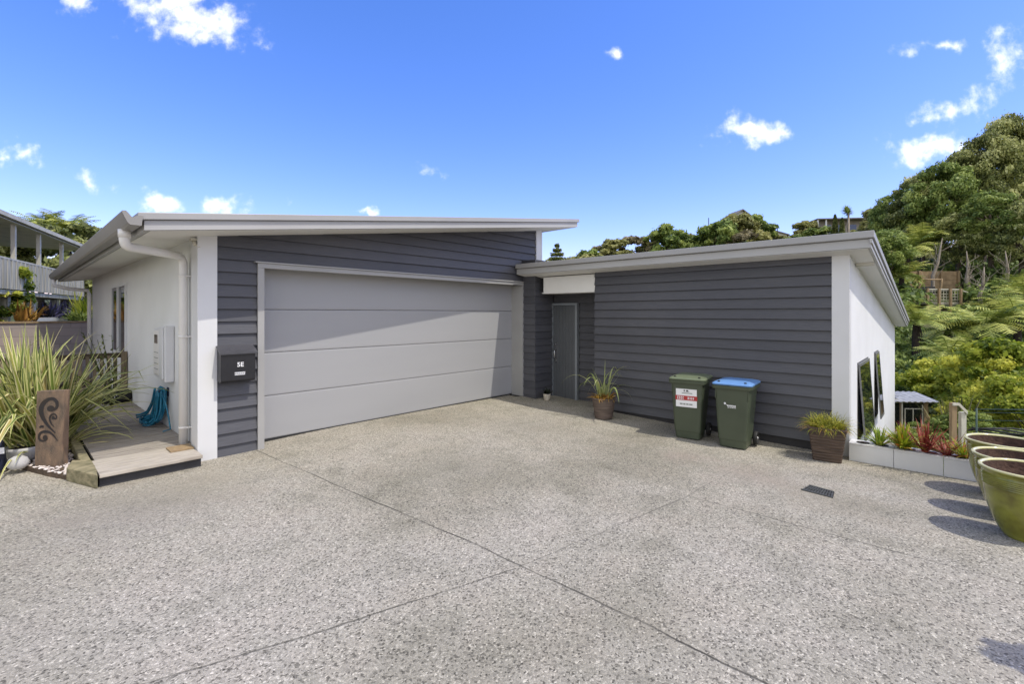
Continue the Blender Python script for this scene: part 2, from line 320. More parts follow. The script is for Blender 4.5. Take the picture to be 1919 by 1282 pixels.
class MB:
    """collects faces and links them as one mesh object"""
    def __init__(s): s.v = []; s.f = []; s.uv = []; s.tone = []; s.sm = []
    def poly(s, pts, tone=.5, uv=None, smooth=False):
        i = len(s.v); s.v += [tuple(p) for p in pts]; s.f.append(tuple(range(i, i + len(pts)))); s.tone.append(tone); s.uv.append(uv); s.sm.append(smooth)
    def add(s, vs, fs, tone=.5, smooth=False):
        i = len(s.v); s.v += [tuple(p) for p in vs]
        for f in fs: s.f.append(tuple(i + k for k in f)); s.tone.append(tone); s.uv.append(None); s.sm.append(smooth)
    def box(s, x0, x1, y0, y1, z0, z1, mtx=None):
        vs = [Vector(p) for p in ((x0, y0, z0), (x1, y0, z0), (x1, y1, z0), (x0, y1, z0), (x0, y0, z1), (x1, y0, z1), (x1, y1, z1), (x0, y1, z1))]
        if mtx: vs = [mtx @ p for p in vs]
        s.add(vs, [(0, 3, 2, 1), (4, 5, 6, 7), (0, 1, 5, 4), (1, 2, 6, 5), (2, 3, 7, 6), (3, 0, 4, 7)]); return s
    def prism(s, poly, vec):
        n = len(poly); a = [Vector(p) for p in poly]; vec = Vector(vec); b = [p + vec for p in a]
        s.add(a + b, [tuple(range(n))[::-1], tuple(range(n, 2 * n))] + [(i, (i + 1) % n, n + (i + 1) % n, n + i) for i in range(n)]); return s
    def tube(s, pts, rad, seg=8, caps=True, tone=.5, smooth=True):
        pts = [Vector(p) for p in pts]; n = len(pts)
        rr = rad if isinstance(rad, (list, tuple)) else [rad] * n
        i0 = len(s.v); u = None
        for i, p in enumerate(pts):
            t = (pts[min(i + 1, n - 1)] - pts[max(i - 1, 0)]).normalized()
            if u is None: u = t.orthogonal().normalized()
            else: u = (u - t * u.dot(t)).normalized()
            w = t.cross(u)
            for k in range(seg):
                a = 2 * math.pi * k / seg; s.v.append(tuple(p + (u * math.cos(a) + w * math.sin(a)) * rr[i]))
        for i in range(n - 1):
            for k in range(seg):
                k2 = (k + 1) % seg
                s.f.append((i0 + i * seg + k, i0 + i * seg + k2, i0 + (i + 1) * seg + k2, i0 + (i + 1) * seg + k)); s.tone.append(tone); s.uv.append(None); s.sm.append(smooth)
        if caps:
            for base, o in ((i0, -1), (i0 + (n - 1) * seg, 1)):
                ids = [base + k for k in range(seg)]
                s.f.append(tuple(ids[::o])); s.tone.append(tone); s.uv.append(None); s.sm.append(False)
        return s
    def lathe(s, prof, seg=40, c=(0, 0, 0), smooth=True, sx=1, sy=1):
        i0 = len(s.v); n = len(prof)
        for r_, z in prof:
            for k in range(seg):
                a = 2 * math.pi * k / seg; s.v.append((c[0] + r_ * sx * math.cos(a), c[1] + r_ * sy * math.sin(a), c[2] + z))
        for i in range(n - 1):
            for k in range(seg):
                k2 = (k + 1) % seg
                s.f.append((i0 + i * seg + k, i0 + i * seg + k2, i0 + (i + 1) * seg + k2, i0 + (i + 1) * seg + k)); s.tone.append(.5); s.uv.append(None); s.sm.append(smooth)
        s.f.append(tuple(i0 + k for k in range(seg))[::-1]); s.tone.append(.5); s.uv.append(None); s.sm.append(False)
        s.f.append(tuple(i0 + (n - 1) * seg + k for k in range(seg))); s.tone.append(.5); s.uv.append(None); s.sm.append(False)
        return s
    def blade(s, p0, az, lean, length, width, droop, seg=7, fold=.25, tone=.5, tip=.02, twist=0, kink=None):
        """an arching leaf: strip of quads with a folded midrib"""
        d = Vector((math.cos(az) * math.sin(lean), math.sin(az) * math.sin(lean), math.cos(lean))); p = Vector(p0)
        side0 = Vector((-math.sin(az), math.cos(az), 0)); rows = []
        for i in range(seg + 1):
            t = i / seg; w = width * (min(1, .45 + 2.2 * t) * (1 - t ** 2.2) + tip * 0) * .5
            side = Matrix.Rotation(twist * t, 3, d.normalized()) @ side0; up = side.cross(d).normalized()
            rows.append((p + side * w + up * w * fold, p, p - side * w + up * w * fold, t))
            p = p + d * (length / seg)
            dd = droop * (1.0 if kink is None or abs(t - kink) > .5 / seg else 9)
            d = (d + Vector((0, 0, -1)) * dd / seg * (.4 + 1.4 * t)).normalized()
        for i in range(seg):
            a, b = rows[i], rows[i + 1]
            s.poly([a[0], b[0], b[1], a[1]], tone, ((0, a[3]), (0, b[3]), (.5, b[3]), (.5, a[3])))
            s.poly([a[1], b[1], b[2], a[2]], tone, ((.5, a[3]), (.5, b[3]), (1, b[3]), (1, a[3])))
        return p
    def build(s, name, mat, parent=None, bevel=0, smooth=None, loc=None, recalc=False):
        me = bpy.data.meshes.new(name); me.from_pydata(s.v, [], s.f)
        at_ = me.attributes.new('tone', 'FLOAT', 'FACE'); at_.data.foreach_set('value', s.tone)
        if any(u for u in s.uv):
            ul = me.uv_layers.new(name='UVMap'); buf = []
            for f, u in zip(s.f, s.uv): buf += [c for q in (u or [(0, 0)] * len(f)) for c in q]
            ul.data.foreach_set('uv', buf)
        me.polygons.foreach_set('use_smooth', s.sm if smooth is None else [smooth] * len(s.f))
        if recalc:
            bm = bmesh.new(); bm.from_mesh(me); bmesh.ops.recalc_face_normals(bm, faces=bm.faces); bm.to_mesh(me); bm.free()
        me.materials.append(mat); me.update()
        o = bpy.data.objects.new(name, me); COL.objects.link(o); o.parent = parent
        if loc: o.location = loc
        if bevel:
            md = o.modifiers.new('bevel', 'BEVEL'); md.width = bevel; md.segments = 2; md.limit_method = 'ANGLE'; md.angle_limit = R(40)
        return o

def boxo(name, b, mat, parent=None, bevel=0, mtx=None):
    return MB().box(*b, mtx=mtx).build(name, mat, parent, bevel)

def clip(poly, planes):
    for a, b, c in planes:      # keep a*u + b*z <= c
        out = []
        for i in range(len(poly)):
            p, q = poly[i], poly[(i + 1) % len(poly)]
            dp, dq = a * p[0] + b * p[1] - c, a * q[0] + b * q[1] - c
            if dp <= 1e-9: out.append(p)
            if (dp < -1e-9 and dq > 1e-9) or (dp > 1e-9 and dq < -1e-9):
                t = dp / (dp - dq); out.append((p[0] + (q[0] - p[0]) * t, p[1] + (q[1] - p[1]) * t))
        poly = out
        if len(poly) < 3: return []
    return poly

def boards(mb, O, U, N, u0, u1, z0, z1, pitch, phase, planes=(), butt=.032, thin=.003):
    O, U, N = Vector(O), Vector(U), Vector(N)
    k0 = math.floor((z0 - phase) / pitch); k1 = math.ceil((z1 - phase) / pitch)
    rr = random.Random(int(z0 * 100) + int(u0 * 1000))
    for k in range(k0, k1):
        zb = phase + k * pitch; zt = zb + pitch
        P = clip([(u0, zb), (u1, zb), (u1, zt), (u0, zt)], [(0, -1, -z0), (0, 1, z1)] + list(planes))
        if not P: continue
        j = rr.uniform(-.0012, .0012)
        off = lambda z: butt - (butt - thin) * (z - zb) / pitch + j
        pt = lambda u, z, o: O + U * u + N * o + Vector((0, 0, z))
        tn = rr.random(); mb.poly([pt(u, z, off(z)) for u, z in P], tn)
        zl = min(p[1] for p in P); us = [p[0] for p in P if abs(p[1] - zl) < 1e-6]
        if len(us) >= 2:
            a, b = min(us), max(us)
            mb.poly([pt(a, zl, off(zl)), pt(b, zl, off(zl)), pt(b, zl, -.004), pt(a, zl, -.004)])
        for ue in (min(p[0] for p in P), max(p[0] for p in P)):
            zs = [p[1] for p in P if abs(p[0] - ue) < 1e-6]
            if len(zs) >= 2: mb.poly([pt(ue, min(zs), -.004), pt(ue, min(zs), off(min(zs))), pt(ue, max(zs), off(max(zs))), pt(ue, max(zs), -.004)])
# ------------------------------------------------------------------ sky and sun
SUN = Vector((-.26, 1, -1.80)).normalized()          # the way the light travels
elev = math.asin(-SUN.z); azim = math.atan2(-SUN.x, -SUN.y)
world = bpy.data.worlds.new('World'); S.world = world; world.use_nodes = True
def make_world():
    nt = world.node_tree; L = nt.links.new; bg = nt.nodes['Background']
    sky = nn(nt, 'ShaderNodeTexSky', sky_type='NISHITA'); sky.sun_disc = False
    sky.sun_elevation = elev; sky.sun_rotation = azim; sky.air_density = 1.0; sky.dust_density = .6; sky.ozone_density = 2.5
    hs = nn(nt, 'ShaderNodeHueSaturation'); hs.inputs['Saturation'].default_value = SKY_SAT; hs.inputs['Value'].default_value = 1.0; L(sky.outputs[0], hs.inputs['Color'])
    tint = nn(nt, 'ShaderNodeMixRGB', blend_type='MULTIPLY'); tint.inputs[0].default_value = 1; L(hs.outputs[0], tint.inputs[1]); tint.inputs[2].default_value = (*SKY_TINT, 1)
    tc = nn(nt, 'ShaderNodeTexCoord'); d = tc.outputs['Generated']
    def mth(op, a, b_=None, c=None, clamp=False):
        n = nn(nt, 'ShaderNodeMath', operation=op); n.use_clamp = clamp
        for i, q in enumerate((a, b_, c)):
            if q is None: continue
            if isinstance(q, (int, float)): n.inputs[i].default_value = q
            else: L(q, n.inputs[i])
        return n.outputs[0]
    def dot(v):
        n = nn(nt, 'ShaderNodeVectorMath', operation='DOT_PRODUCT'); L(d, n.inputs[0]); n.inputs[1].default_value = tuple(v); return n.outputs['Value']
    # clouds lie on directions of the sky, described on the plane facing the house
    f = dot(FW); fm = mth('MAXIMUM', f, .05); u = mth('DIVIDE', dot(RT), fm); v = mth('DIVIDE', dot((0, 0, 1)), fm)
    uv = nn(nt, 'ShaderNodeCombineXYZ'); L(u, uv.inputs[0]); L(v, uv.inputs[1])
    n1 = nn(nt, 'ShaderNodeTexNoise', noise_dimensions='2D'); n1.inputs['Scale'].default_value = 9; n1.inputs['Detail'].default_value = 4; n1.inputs['Roughness'].default_value = .62; L(uv.outputs[0], n1.inputs['Vector'])
    n2 = nn(nt, 'ShaderNodeTexNoise', noise_dimensions='2D'); n2.inputs['Scale'].default_value = 15; n2.inputs['Detail'].default_value = 6; n2.inputs['Roughness'].default_value = .58; L(uv.outputs[0], n2.inputs['Vector'])
    wv = nn(nt, 'ShaderNodeVectorMath', operation='MULTIPLY_ADD'); L(n1.outputs['Color'], wv.inputs[0]); wv.inputs[1].default_value = (.09, .07, 0); wv.inputs[2].default_value = (-.045, -.035, 0)
    wp = nn(nt, 'ShaderNodeVectorMath', operation='ADD'); L(uv.outputs[0], wp.inputs[0]); L(wv.outputs[0], wp.inputs[1])
    tot = None
    for px, py, a, b_, rot, dens in CLOUDS:
        mp = nn(nt, 'ShaderNodeMapping', vector_type='TEXTURE'); L(wp.outputs[0], mp.inputs[0])
        mp.inputs['Location'].default_value = ((px - CX) / FPX, (YH - py) / FPX, 0); mp.inputs['Rotation'].default_value = (0, 0, R(rot)); mp.inputs['Scale'].default_value = (a / FPX, b_ / FPX, 1)
        ln = nn(nt, 'ShaderNodeVectorMath', operation='LENGTH'); L(mp.outputs[0], ln.inputs[0])
        m = mth('MULTIPLY', mth('SUBTRACT', 1.3, ln.outputs['Value']), dens * .9)
        tot = m if tot is None else mth('MAXIMUM', tot, m)
    dn = mth('ADD', tot, mth('MULTIPLY_ADD', n2.outputs[0], 3.6, -1.95))
    mr = nn(nt, 'ShaderNodeMapRange', interpolation_type='SMOOTHERSTEP'); mr.inputs['From Min'].default_value = -.05; mr.inputs['From Max'].default_value = 2.0; L(dn, mr.inputs[0])
    front = mth('GREATER_THAN', f, .06)
    k = mth('MULTIPLY', mth('MULTIPLY', mr.outputs[0], front), .97)
    mx = nn(nt, 'ShaderNodeMixRGB'); L(k, mx.inputs[0]); L(tint.outputs[0], mx.inputs[1]); mx.inputs[2].default_value = (*CLOUD_COL, 1)
    # unseen broken cloud bank added behind the viewer to lift and neutralise ambient light
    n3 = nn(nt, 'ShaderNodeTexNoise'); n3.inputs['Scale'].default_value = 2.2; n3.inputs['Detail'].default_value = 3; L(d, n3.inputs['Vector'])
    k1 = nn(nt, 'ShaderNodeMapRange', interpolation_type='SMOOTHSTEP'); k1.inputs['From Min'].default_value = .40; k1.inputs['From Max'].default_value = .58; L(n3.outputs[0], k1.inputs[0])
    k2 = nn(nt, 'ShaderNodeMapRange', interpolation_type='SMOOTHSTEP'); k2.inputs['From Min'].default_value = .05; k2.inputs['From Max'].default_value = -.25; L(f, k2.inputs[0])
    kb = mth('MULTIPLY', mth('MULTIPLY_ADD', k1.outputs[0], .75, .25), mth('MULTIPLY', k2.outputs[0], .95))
    mb_ = nn(nt, 'ShaderNodeMixRGB'); L(kb, mb_.inputs[0]); L(mx.outputs[0], mb_.inputs[1]); mb_.inputs[2].default_value = (*BACK_FILL_COL, 1)
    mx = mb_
    L(mx.outputs[0], bg.inputs[0]); bg.inputs[1].default_value = SKY_STR
# px, py, half-width, half-height, tilt, density
CLOUDS = [(300, 5, 95, 38, 18, 1.6), (390, 40, 105, 42, -8, 1.7), (145, 5, 32, 24, 0, 1.4), (345, 75, 30, 18, 0, .9),
          (48, 295, 36, 20, 20, 1.1), (8, 300, 14, 16, 0, .9), (35, 250, 22, 10, 30, .6), (160, 342, 34, 14, -20, .8), (230, 352, 32, 10, -10, .75),
          (290, 378, 46, 20, 0, 1.5), (412, 388, 50, 24, 0, 1.9), (680, 396, 26, 9, 0, 1.4), (535, 372, 22, 9, -25, .5), (808, 324, 30, 8, -10, .6), (1161, 105, 20, 13, 10, .75),
          (1400, 246, 72, 26, -8, 1.7), (1350, 272, 30, 12, 0, .9), (1765, 82, 58, 10, 4, .75), (1895, 108, 60, 38, -60, 1.1), (1812, 196, 78, 20, 14, 1.0), (1750, 225, 30, 12, 0, .7),
          (1745, 276, 82, 30, 4, 1.8), (1660, 222, 18, 8, 0, .5)]
BACK_FILL_COL = (9.2, 9.0, 7.9)
SKY_STR, SKY_SAT, SKY_TINT, CLOUD_COL = .15, 1.3, (1.80, 1.33, 1.72), (8.6, 8.7, 9.0)
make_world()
sl = bpy.data.lights.new('sun', 'SUN'); sl.energy = 2.8; sl.angle = R(.53); sl.color = (1, .955, .86)
so = bpy.data.objects.new('sun', sl); COL.objects.link(so); so.rotation_euler = SUN.to_track_quat('-Z', 'Y').to_euler(); so.location = (2, -6, 12)
S.cycles.max_bounces = 6; S.cycles.diffuse_bounces = 3; S.cycles.glossy_bounces = 3; S.cycles.transmission_bounces = 4
world.cycles.sampling_method = 'MANUAL'; world.cycles.sample_map_resolution = 512
S.view_settings.view_transform = 'Standard'; S.view_settings.look = 'None'; S.view_settings.gamma = 1; S.view_settings.exposure = .20

# ------------------------------------------------------------------ terrain
def sstep(a, b, x): t = np.clip((x - a) / (b - a), 0, 1); return t * t * (3 - 2 * t)
def terrain(x, y):
    x = np.asarray(x, float); y = np.asarray(y, float)
    d = x * FW.x + y * FW.y; s = x * RT.x + y * RT.y
    dd = np.maximum(d, .5); u = s / dd; r = np.maximum(np.hypot(x, y) * .82, d)
    right = np.interp(d, [0, 4.6, 6, 8, 10, 13, 18, 21, 24, 30, 45, 62, 75, 110, 400], [-.12, -.14, -.5, -1.3, -1.9, -2.0, -.7, .3, 1.7, 3.4, 6.3, 8.6, 9.4, 10, 10])
    near_left = np.interp(d, [0, 9.5, 11, 16, 30, 90, 400], [-.12, -.12, .2, .8, 1.6, 5, 5])
    k = sstep(-.35, -.1, u)
    slope = np.interp(u, [-.2, .1, .45, .75, 1.2], [.55, .70, .85, 1.0, 1.15])
    z = near_left * (1 - k) + np.where(right > 0, right * slope, right) * k
    z = np.where((y > .2) & (d < 13) & (x < 13.5), np.minimum(z, -.12), z)
    z = np.where((x < 6.2) & (y < 6), -.14, z)
    z = np.where(d < 1, -.14, z)
    return z
def tz(x, y): return float(terrain(x, y))
ax_ = np.concatenate([-np.geomspace(400, 30, 14), np.arange(-29, 60, .8), np.geomspace(60, 400, 22)])
gx, gy = np.meshgrid(ax_, ax_); gz = terrain(gx, gy)
nz = np.array([mnoise.noise(Vector((a * .13, b * .13, 0))) for a, b in zip(gx.ravel(), gy.ravel())]).reshape(gx.shape)
dgr = gx * FW.x + gy * FW.y
gz = gz + nz * np.clip((dgr - 14) / 20, 0, 1) * 1.2
n_ = len(ax_); mb = MB(); mb.v = list(zip(gx.ravel(), gy.ravel(), gz.ravel()))
mb.f = [(j * n_ + i, j * n_ + i + 1, (j + 1) * n_ + i + 1, (j + 1) * n_ + i) for j in range(n_ - 1) for i in range(n_ - 1)]
mb.tone = [.5] * len(mb.f); mb.uv = [None] * len(mb.f); mb.sm = [True] * len(mb.f)
tag(mb.build('ground', M['ground']), kind='structure')

def dz(x, y):
    b = float(sstep(4.2, 6.5, x)) * float(np.interp(y, [-2, 1.3, 2.9, 4.0, 5.0, 6.0], [-.115, -.125, -.085, -.05, -.055, -.01]))
    c = -.032 * float(sstep(4.2, 5.6, y)) * float(sstep(3.2, 1.6, x)) * float(sstep(-1, .3, x))
    return b + c
mb = MB()
def patch(x0, x1, y0, y1, nx, ny):
    i0 = len(mb.v)
    for j in range(ny + 1):
        for i in range(nx + 1):
            x = x0 + (x1 - x0) * i / nx; y = y0 + (y1 - y0) * j / ny; mb.v.append((x, y, dz(x, y)))
    for j in range(ny):
        for i in range(nx):
            mb.f.append((i0 + j * (nx + 1) + i, i0 + j * (nx + 1) + i + 1, i0 + (j + 1) * (nx + 1) + i + 1, i0 + (j + 1) * (nx + 1) + i)); mb.tone.append(.5); mb.uv.append(None); mb.sm.append(True)
patch(-16, .56, -14, 7.7, 34, 40); patch(.56, 6.52, -14, 6.2, 32, 64); patch(6.52, 7.3, .76, 5.87, 8, 30)
tag(mb.build('driveway', M['drive']), kind='structure')
MB().box(6.44, 6.518, -14, .75, -1.6, -.128).build('driveway_edge', M['concblock'])['kind'] = 'structure'

# ------------------------------------------------------------------ the house
house = thing('house', 'single-storey house with charcoal weatherboards, white end walls, grey double garage door and low sloping roofs', 'house', (4, 6, 0))
HI = Matrix.Translation((-4, -6, 0))
_hp = []
def hp(o):
    """parent a world-space part to the house empty"""
    o.parent = house; o.matrix_parent_inverse = HI; return o
# --- garage volume -------------------------------------------------
GS = .1405
def groof(x): return 2.304 + GS * (x - .848)            # underside of the garage roof
FY = 5.85
wall_top = lambda x: groof(x) + .03
hp(MB().prism([(1.42, 5.90, -.3), (1.42, 15.05, -.3), (1.42, 15.05, wall_top(1.42)), (1.42, 5.90, wall_top(1.42))], (.12, 0, 0)).build('wall', M['white']))
hp(MB().prism([(7.08, 5.90, -.3), (7.08, 15.05, -.3), (7.08, 15.05, wall_top(7.08)), (7.08, 5.90, wall_top(7.08))], (.12, 0, 0)).build('wall', M['white']))
hp(MB().prism([(1.54, 14.93, -.3), (7.08, 14.93, -.3), (7.08, 14.93, wall_top(7.08)), (1.54, 14.93, wall_top(1.54))], (0, .12, 0)).build('wall', M['white']))
hp(MB().prism([(1.55, FY + .012, 2.13), (7.2, FY + .012, 2.13), (7.2, FY + .012, wall_top(7.2)), (1.55, FY + .012, wall_top(1.55))], (0, .045, 0)).build('wall', M['base']))
hp(boxo('wall', (1.55, 2.0, FY + .012, FY + .045, -.05, 2.13), M['base']))
mb = MB()
roofline = [(-GS, 1, 2.304 - GS * .848 + .02)]
boards(mb, (0, FY, 0), (1, 0, 0), (0, -1, 0), 1.568, 1.975, -.03, 2.149, .138, 1.601, roofline)
boards(mb, (0, FY, 0), (1, 0, 0), (0, -1, 0), 1.568, 7.02, 2.149, 3.3, .138, 1.601, roofline)
hp(mb.build('weatherboard_cladding', M['board']))
hp(boxo('corner_trim', (1.383, 1.568, FY - .035, 6.06, -.045, 2.40), M['trimwhite'], bevel=.004))
hp(MB().prism([(7.02, FY - .035, 2.30), (7.2, FY - .035, 2.30), (7.2, FY - .035, wall_top(7.2)), (7.02, FY - .035, wall_top(7.02))], (0, .047, 0)).build('corner_trim', M['trimwhite']))
# garage door in its recess
gd = bpy.data.objects.new('garage_door', None); COL.objects.link(gd); gd.location = (4.3, 6.1, 0); gd.parent = house; gd.matrix_parent_inverse = HI
gd.empty_display_size = .1
def gp(o): o.parent = gd; o.matrix_parent_inverse = Matrix.Translation((-4.3, -6.1, 0)); return o
for k in range(4):
    z0 = .006 + k * .531; z1 = z0 + .528
    m_ = MB()
    prof = [(6.10, z0), (6.092, z0 + .006), (6.090, z0 + .02), (6.090, z1 - .02), (6.092, z1 - .005), (6.102, z1)]
    for i in range(len(prof) - 1):
        (ya, za), (yb, zb) = prof[i], prof[i + 1]
        m_.poly([(2.03, ya, za), (6.68, ya, za), (6.68, yb, zb), (2.03, yb, zb)])
    m_.poly([(2.03, 6.13, z0), (2.03, 6.13, z1), (6.68, 6.13, z1), (6.68, 6.13, z0)])
    m_.poly([(2.03, 6.10, z0), (2.03, 6.13, z0), (6.68, 6.13, z0), (6.68, 6.10, z0)]); m_.poly([(2.03, 6.102, z1), (6.68, 6.102, z1), (6.68, 6.13, z1), (2.03, 6.13, z1)])
    gp(m_.build('door_panel', M['door']))
gp(boxo('bottom_seal', (2.03, 6.62, 6.085, 6.12, -.028, .008), M['rubber']))
mb = MB()   # frame: jamb linings, head and face trims
mb.box(1.975, 2.045, FY - .045, FY - .018, -.03, 2.078).box(2.018, 2.044, FY - .017, 6.14, -.03, 2.09)
mb.box(6.602, 6.632, FY - .045, 6.14, -.01, 2.078)
mb.box(1.975, 6.632, FY - .045, FY - .018, 2.080, 2.135).box(2.0, 6.632, FY - .017, 6.14, 2.092, 2.12)
mb.box(1.945, 6.66, FY - .065, FY + .005, 2.137, 2.152)
hp(mb.build('door_frame', M['frame']))
hp(boxo('ceiling', (1.5, 7.1, 6.16, 14.9, 2.13, 2.15), M['base']))
# --- column beside the entry
mb = MB()
boards(mb, (6.638, 0, 0), (0, 1, 0), (-1, 0, 0), 5.515, 5.86, -.02, 2.55, .1314, 1.609, butt=.020, thin=.004)
boards(mb, (0, 5.53, 0), (1, 0, 0), (0, -1, 0), 6.622, 7.16, -.06, 2.5, .1314, 1.609, butt=.020, thin=.004)
hp(mb.build('weatherboard_cladding', M['board']))
hp(boxo('wall', (6.636, 7.35, 5.535, 5.86, -.3, 2.55), M['base']))
# --- garage roof
mb = MB(); Y0, Y1 = 5.30, 15.5
zz = lambda x, o: groof(x) + o
mb.prism([(.85, Y0, zz(.85, 0)), (7.67, Y0, zz(7.67, 0)), (7.67, Y0, zz(7.67, .088)), (.85, Y0, zz(.85, .088))], (0, Y1 - Y0, 0))
rf = hp(mb.build('roof', M['fascia']))
def sub(o, p):
    o.parent = p; return o
sub(MB().prism([(.80, Y0 - .03, zz(.80, .092)), (7.70, Y0 - .03, zz(7.70, .092)), (7.70, Y0 - .03, zz(7.70, .158)), (.80, Y0 - .03, zz(.80, .158))], (0, Y1 - Y0 + .03, 0)).build('roof_flashing', M['roof'], bevel=.006), rf)
sub(MB().prism([(.90, Y0 + .03, zz(.90, -.006)), (7.64, Y0 + .03, zz(7.64, -.006)), (7.64, Y0 + .03, zz(7.64, -.002)), (.90, Y0 + .03, zz(.90, -.002))], (0, Y1 - Y0 - .06, 0)).build('soffit', M['soffit']), rf)
gprof = [(.690, 2.452), (.688, 2.442), (.705, 2.40), (.728, 2.352), (.745, 2.335), (.825, 2.335), (.832, 2.40), (.836, 2.425), (.800, 2.425), (.76, 2.40), (.73, 2.44), (.715, 2.455)]
sub(MB().prism([(x, Y0 - .045, z) for x, z in gprof], (0, Y1 - Y0 + .05, 0)).build('gutter', M['gutter'], recalc=True), rf)
mb = MB(); mb.tube([(.76, Y1 - .4, 2.34), (.76, Y1 - .4, 2.2), (1.0, Y1 - .45, 2.13), (1.33, Y1 - .5, 2.10), (1.36, Y1 - .5, 2.0), (1.36, Y1 - .5, -.1)], .04, 10)
hp(mb.build('downpipe', M['pvc']))
# near downpipe: outlet, swept elbow, raked run, elbow, drop
def arc_path(pts, rad, n=6):
    pts = [Vector(p) for p in pts]; out = [pts[0]]
    for i in range(1, len(pts) - 1):
        a, b, c = pts[i - 1], pts[i], pts[i + 1]; r = min(rad, (b - a).length * .45, (c - b).length * .45)
        p0 = b + (a - b).normalized() * r; p1 = b + (c - b).normalized() * r
        for k in range(n + 1):
            t = k / n; out.append(p0.lerp(b, t).lerp(b.lerp(p1, t), t))
    return out + [pts[-1]]
dp = MB().tube(arc_path([(.765, 5.70, 2.34), (.765, 5.70, 2.19), (1.355, 6.27, 2.19), (1.355, 6.27, -.0)], .11), .043, 16)
for z in (1.55 - 15 * .0068, .30): pass
dpo = hp(dp.build('downpipe', M['pvc']))
mb = MB(); mb.tube([(.765, 5.70, 2.345), (.765, 5.70, 2.27)], .05, 16)
sub(mb.build('pipe_socket', M['pvc']), dpo)
for z in (1.97, 1.29, .27):
    mb = MB(); mb.tube([(1.355, 6.27, z - .012), (1.355, 6.27, z + .012)], .048, 16); mb.box(1.39, 1.425, 6.25, 6.29, z - .008, z + .008); mb.box(1.37, 1.42, 6.2, 6.23, z - .006, z + .006)
    sub(mb.build('pipe_clip', M['pvc']), dpo)
mb = MB(); mb.box(1.33, 1.40, 5.84, 5.90, 2.325, 2.35).tube([(1.36, 5.87, 2.325), (1.365, 5.84, 2.28)], .018, 10).tube([(1.385, 5.87, 2.30), (1.40, 5.82, 2.25)], .014, 10)
hp(mb.build('sensor_light', M['oldpaint']))
# left wall window
wn_ = hp(MB().box(1.385, 1.43, 10.28, 11.80, .82, .86).box(1.385, 1.43, 10.28, 11.80, 2.03, 2.07).box(1.385, 1.43, 10.28, 10.33, .861, 2.029).box(1.385, 1.43, 11.75, 11.80, .861, 2.029).box(1.375, 1.43, 10.98, 11.08, .861, 2.029).build('window', M['trimwhite']))
sub(boxo('pane', (1.400, 1.412, 10.331, 10.979, .862, 2.028), M['glassdark']), wn_); sub(boxo('pane', (1.400, 1.412, 11.081, 11.749, .862, 2.028), M['glassdark']), wn_)
# --- right wing ------------------------------------------------------
WS = .137
def wroof(x): return 2.278 - WS * (x - 6.41)
WX, WY = 6.70, .786
XE = 13.87
# street-side wall, dark boards
hp(boxo('wall', (WX + .012, WX + .11, .93, 4.276, -.6, wroof(WX) - .01), M['base']))
mb = MB(); boards(mb, (WX, 0, 0), (0, 1, 0), (-1, 0, 0), .962, 4.27, -.014, wroof(WX) + .01, .1359, 1.616)
hp(mb.build('weatherboard_cladding', M['board']))
hp(boxo('foundation', (WX + .004, WX + .011, .962, 4.265, -.4, .0), M['base']))
hp(boxo('corner_trim', (WX - .03, WX + .10, WY - .0, .962, -.3, wroof(WX) + .0), M['trimwhite'], bevel=.004))
# end wall with two awning windows
def slab(xa, xb, za, zb):
    ta = min(zb, 9); f = lambda x: wroof(x) + .015
    pts = [(xa, WY + .002, za), (xb, WY + .002, za)] + ([(xb, WY + .002, zb), (xa, WY + .002, zb)] if zb < 5 else [(xb, WY + .002, f(xb)), (xa, WY + .002, f(xa))])
    return pts
mb = MB()
W1, W2 = (7.345, 8.52, -.098, .92), (9.37, 9.97, -.14, .936)
for a, b, za, zb in ((WX + .102, W1[0], -2.6, 9), (W1[0], W1[1], -2.6, W1[2]), (W1[0], W1[1], W1[3], 9), (W1[1], W2[0], -2.6, 9), (W2[0], W2[1], -2.6, W2[2]), (W2[0], W2[1], W2[3], 9), (W2[1], XE, -2.6, 9)):
    mb.prism(slab(a, b, za, zb), (0, .14, 0))
hp(mb.build('wall', M['white']))
hp(MB().prism([(XE - .12, .94, -2.6), (XE - .12, 5.8, -2.6), (XE - .12, 5.8, wroof(XE - .12)), (XE - .12, .94, wroof(XE - .12))], (.12, 0, 0)).build('wall', M['white']))
hp(MB().prism([(7.32, 4.12, -.3), (XE - .13, 4.12, -2.0), (XE - .13, 4.12, wroof(XE)), (7.32, 4.12, wroof(7.32))], (0, .1, 0)).build('wall', M['base']))
for (xa, xb, za, zb), ang in ((W1, 3.7), (W2, 3.7)):
    t_ = .03
    w = hp(MB().box(xa, xb, WY - .004, WY + .10, za, za + t_).box(xa, xb, WY - .004, WY + .10, zb - t_, zb).box(xa, xa + t_, WY - .004, WY + .10, za + t_ + .001, zb - t_ - .001).box(xb - t_, xb, WY - .004, WY + .10, za + t_ + .001, zb - t_ - .001).build('window', M['alu']))
    sub(boxo('reveal', (xa + t_, xb - t_, WY + .085, WY + .095, za + t_, zb - t_), M['base']), w)
    rot = Matrix.Translation((0, WY - .006, zb - t_)) @ Matrix.Rotation(R(-ang), 4, 'X') @ Matrix.Translation((0, -(WY - .006), -(zb - t_)))
    a, b, c, d_ = xa + .02, xb - .02, za + .01, zb - .02
    m_ = MB(); y0, y1 = WY - .022, WY - .006
    m_.box(a, b, y0, y1, c, c + .035, rot).box(a, b, y0, y1, d_ - .035, d_, rot).box(a, a + .035, y0, y1, c + .036, d_ - .036, rot).box(b - .035, b, y0, y1, c + .036, d_ - .036, rot)
    sub(m_.build('sash', M['alu']), w)
    sub(MB().box(a + .035, b - .035, y0 + .003, y0 + .009, c + .035, d_ - .035, rot).build('pane', M['glass']), w)
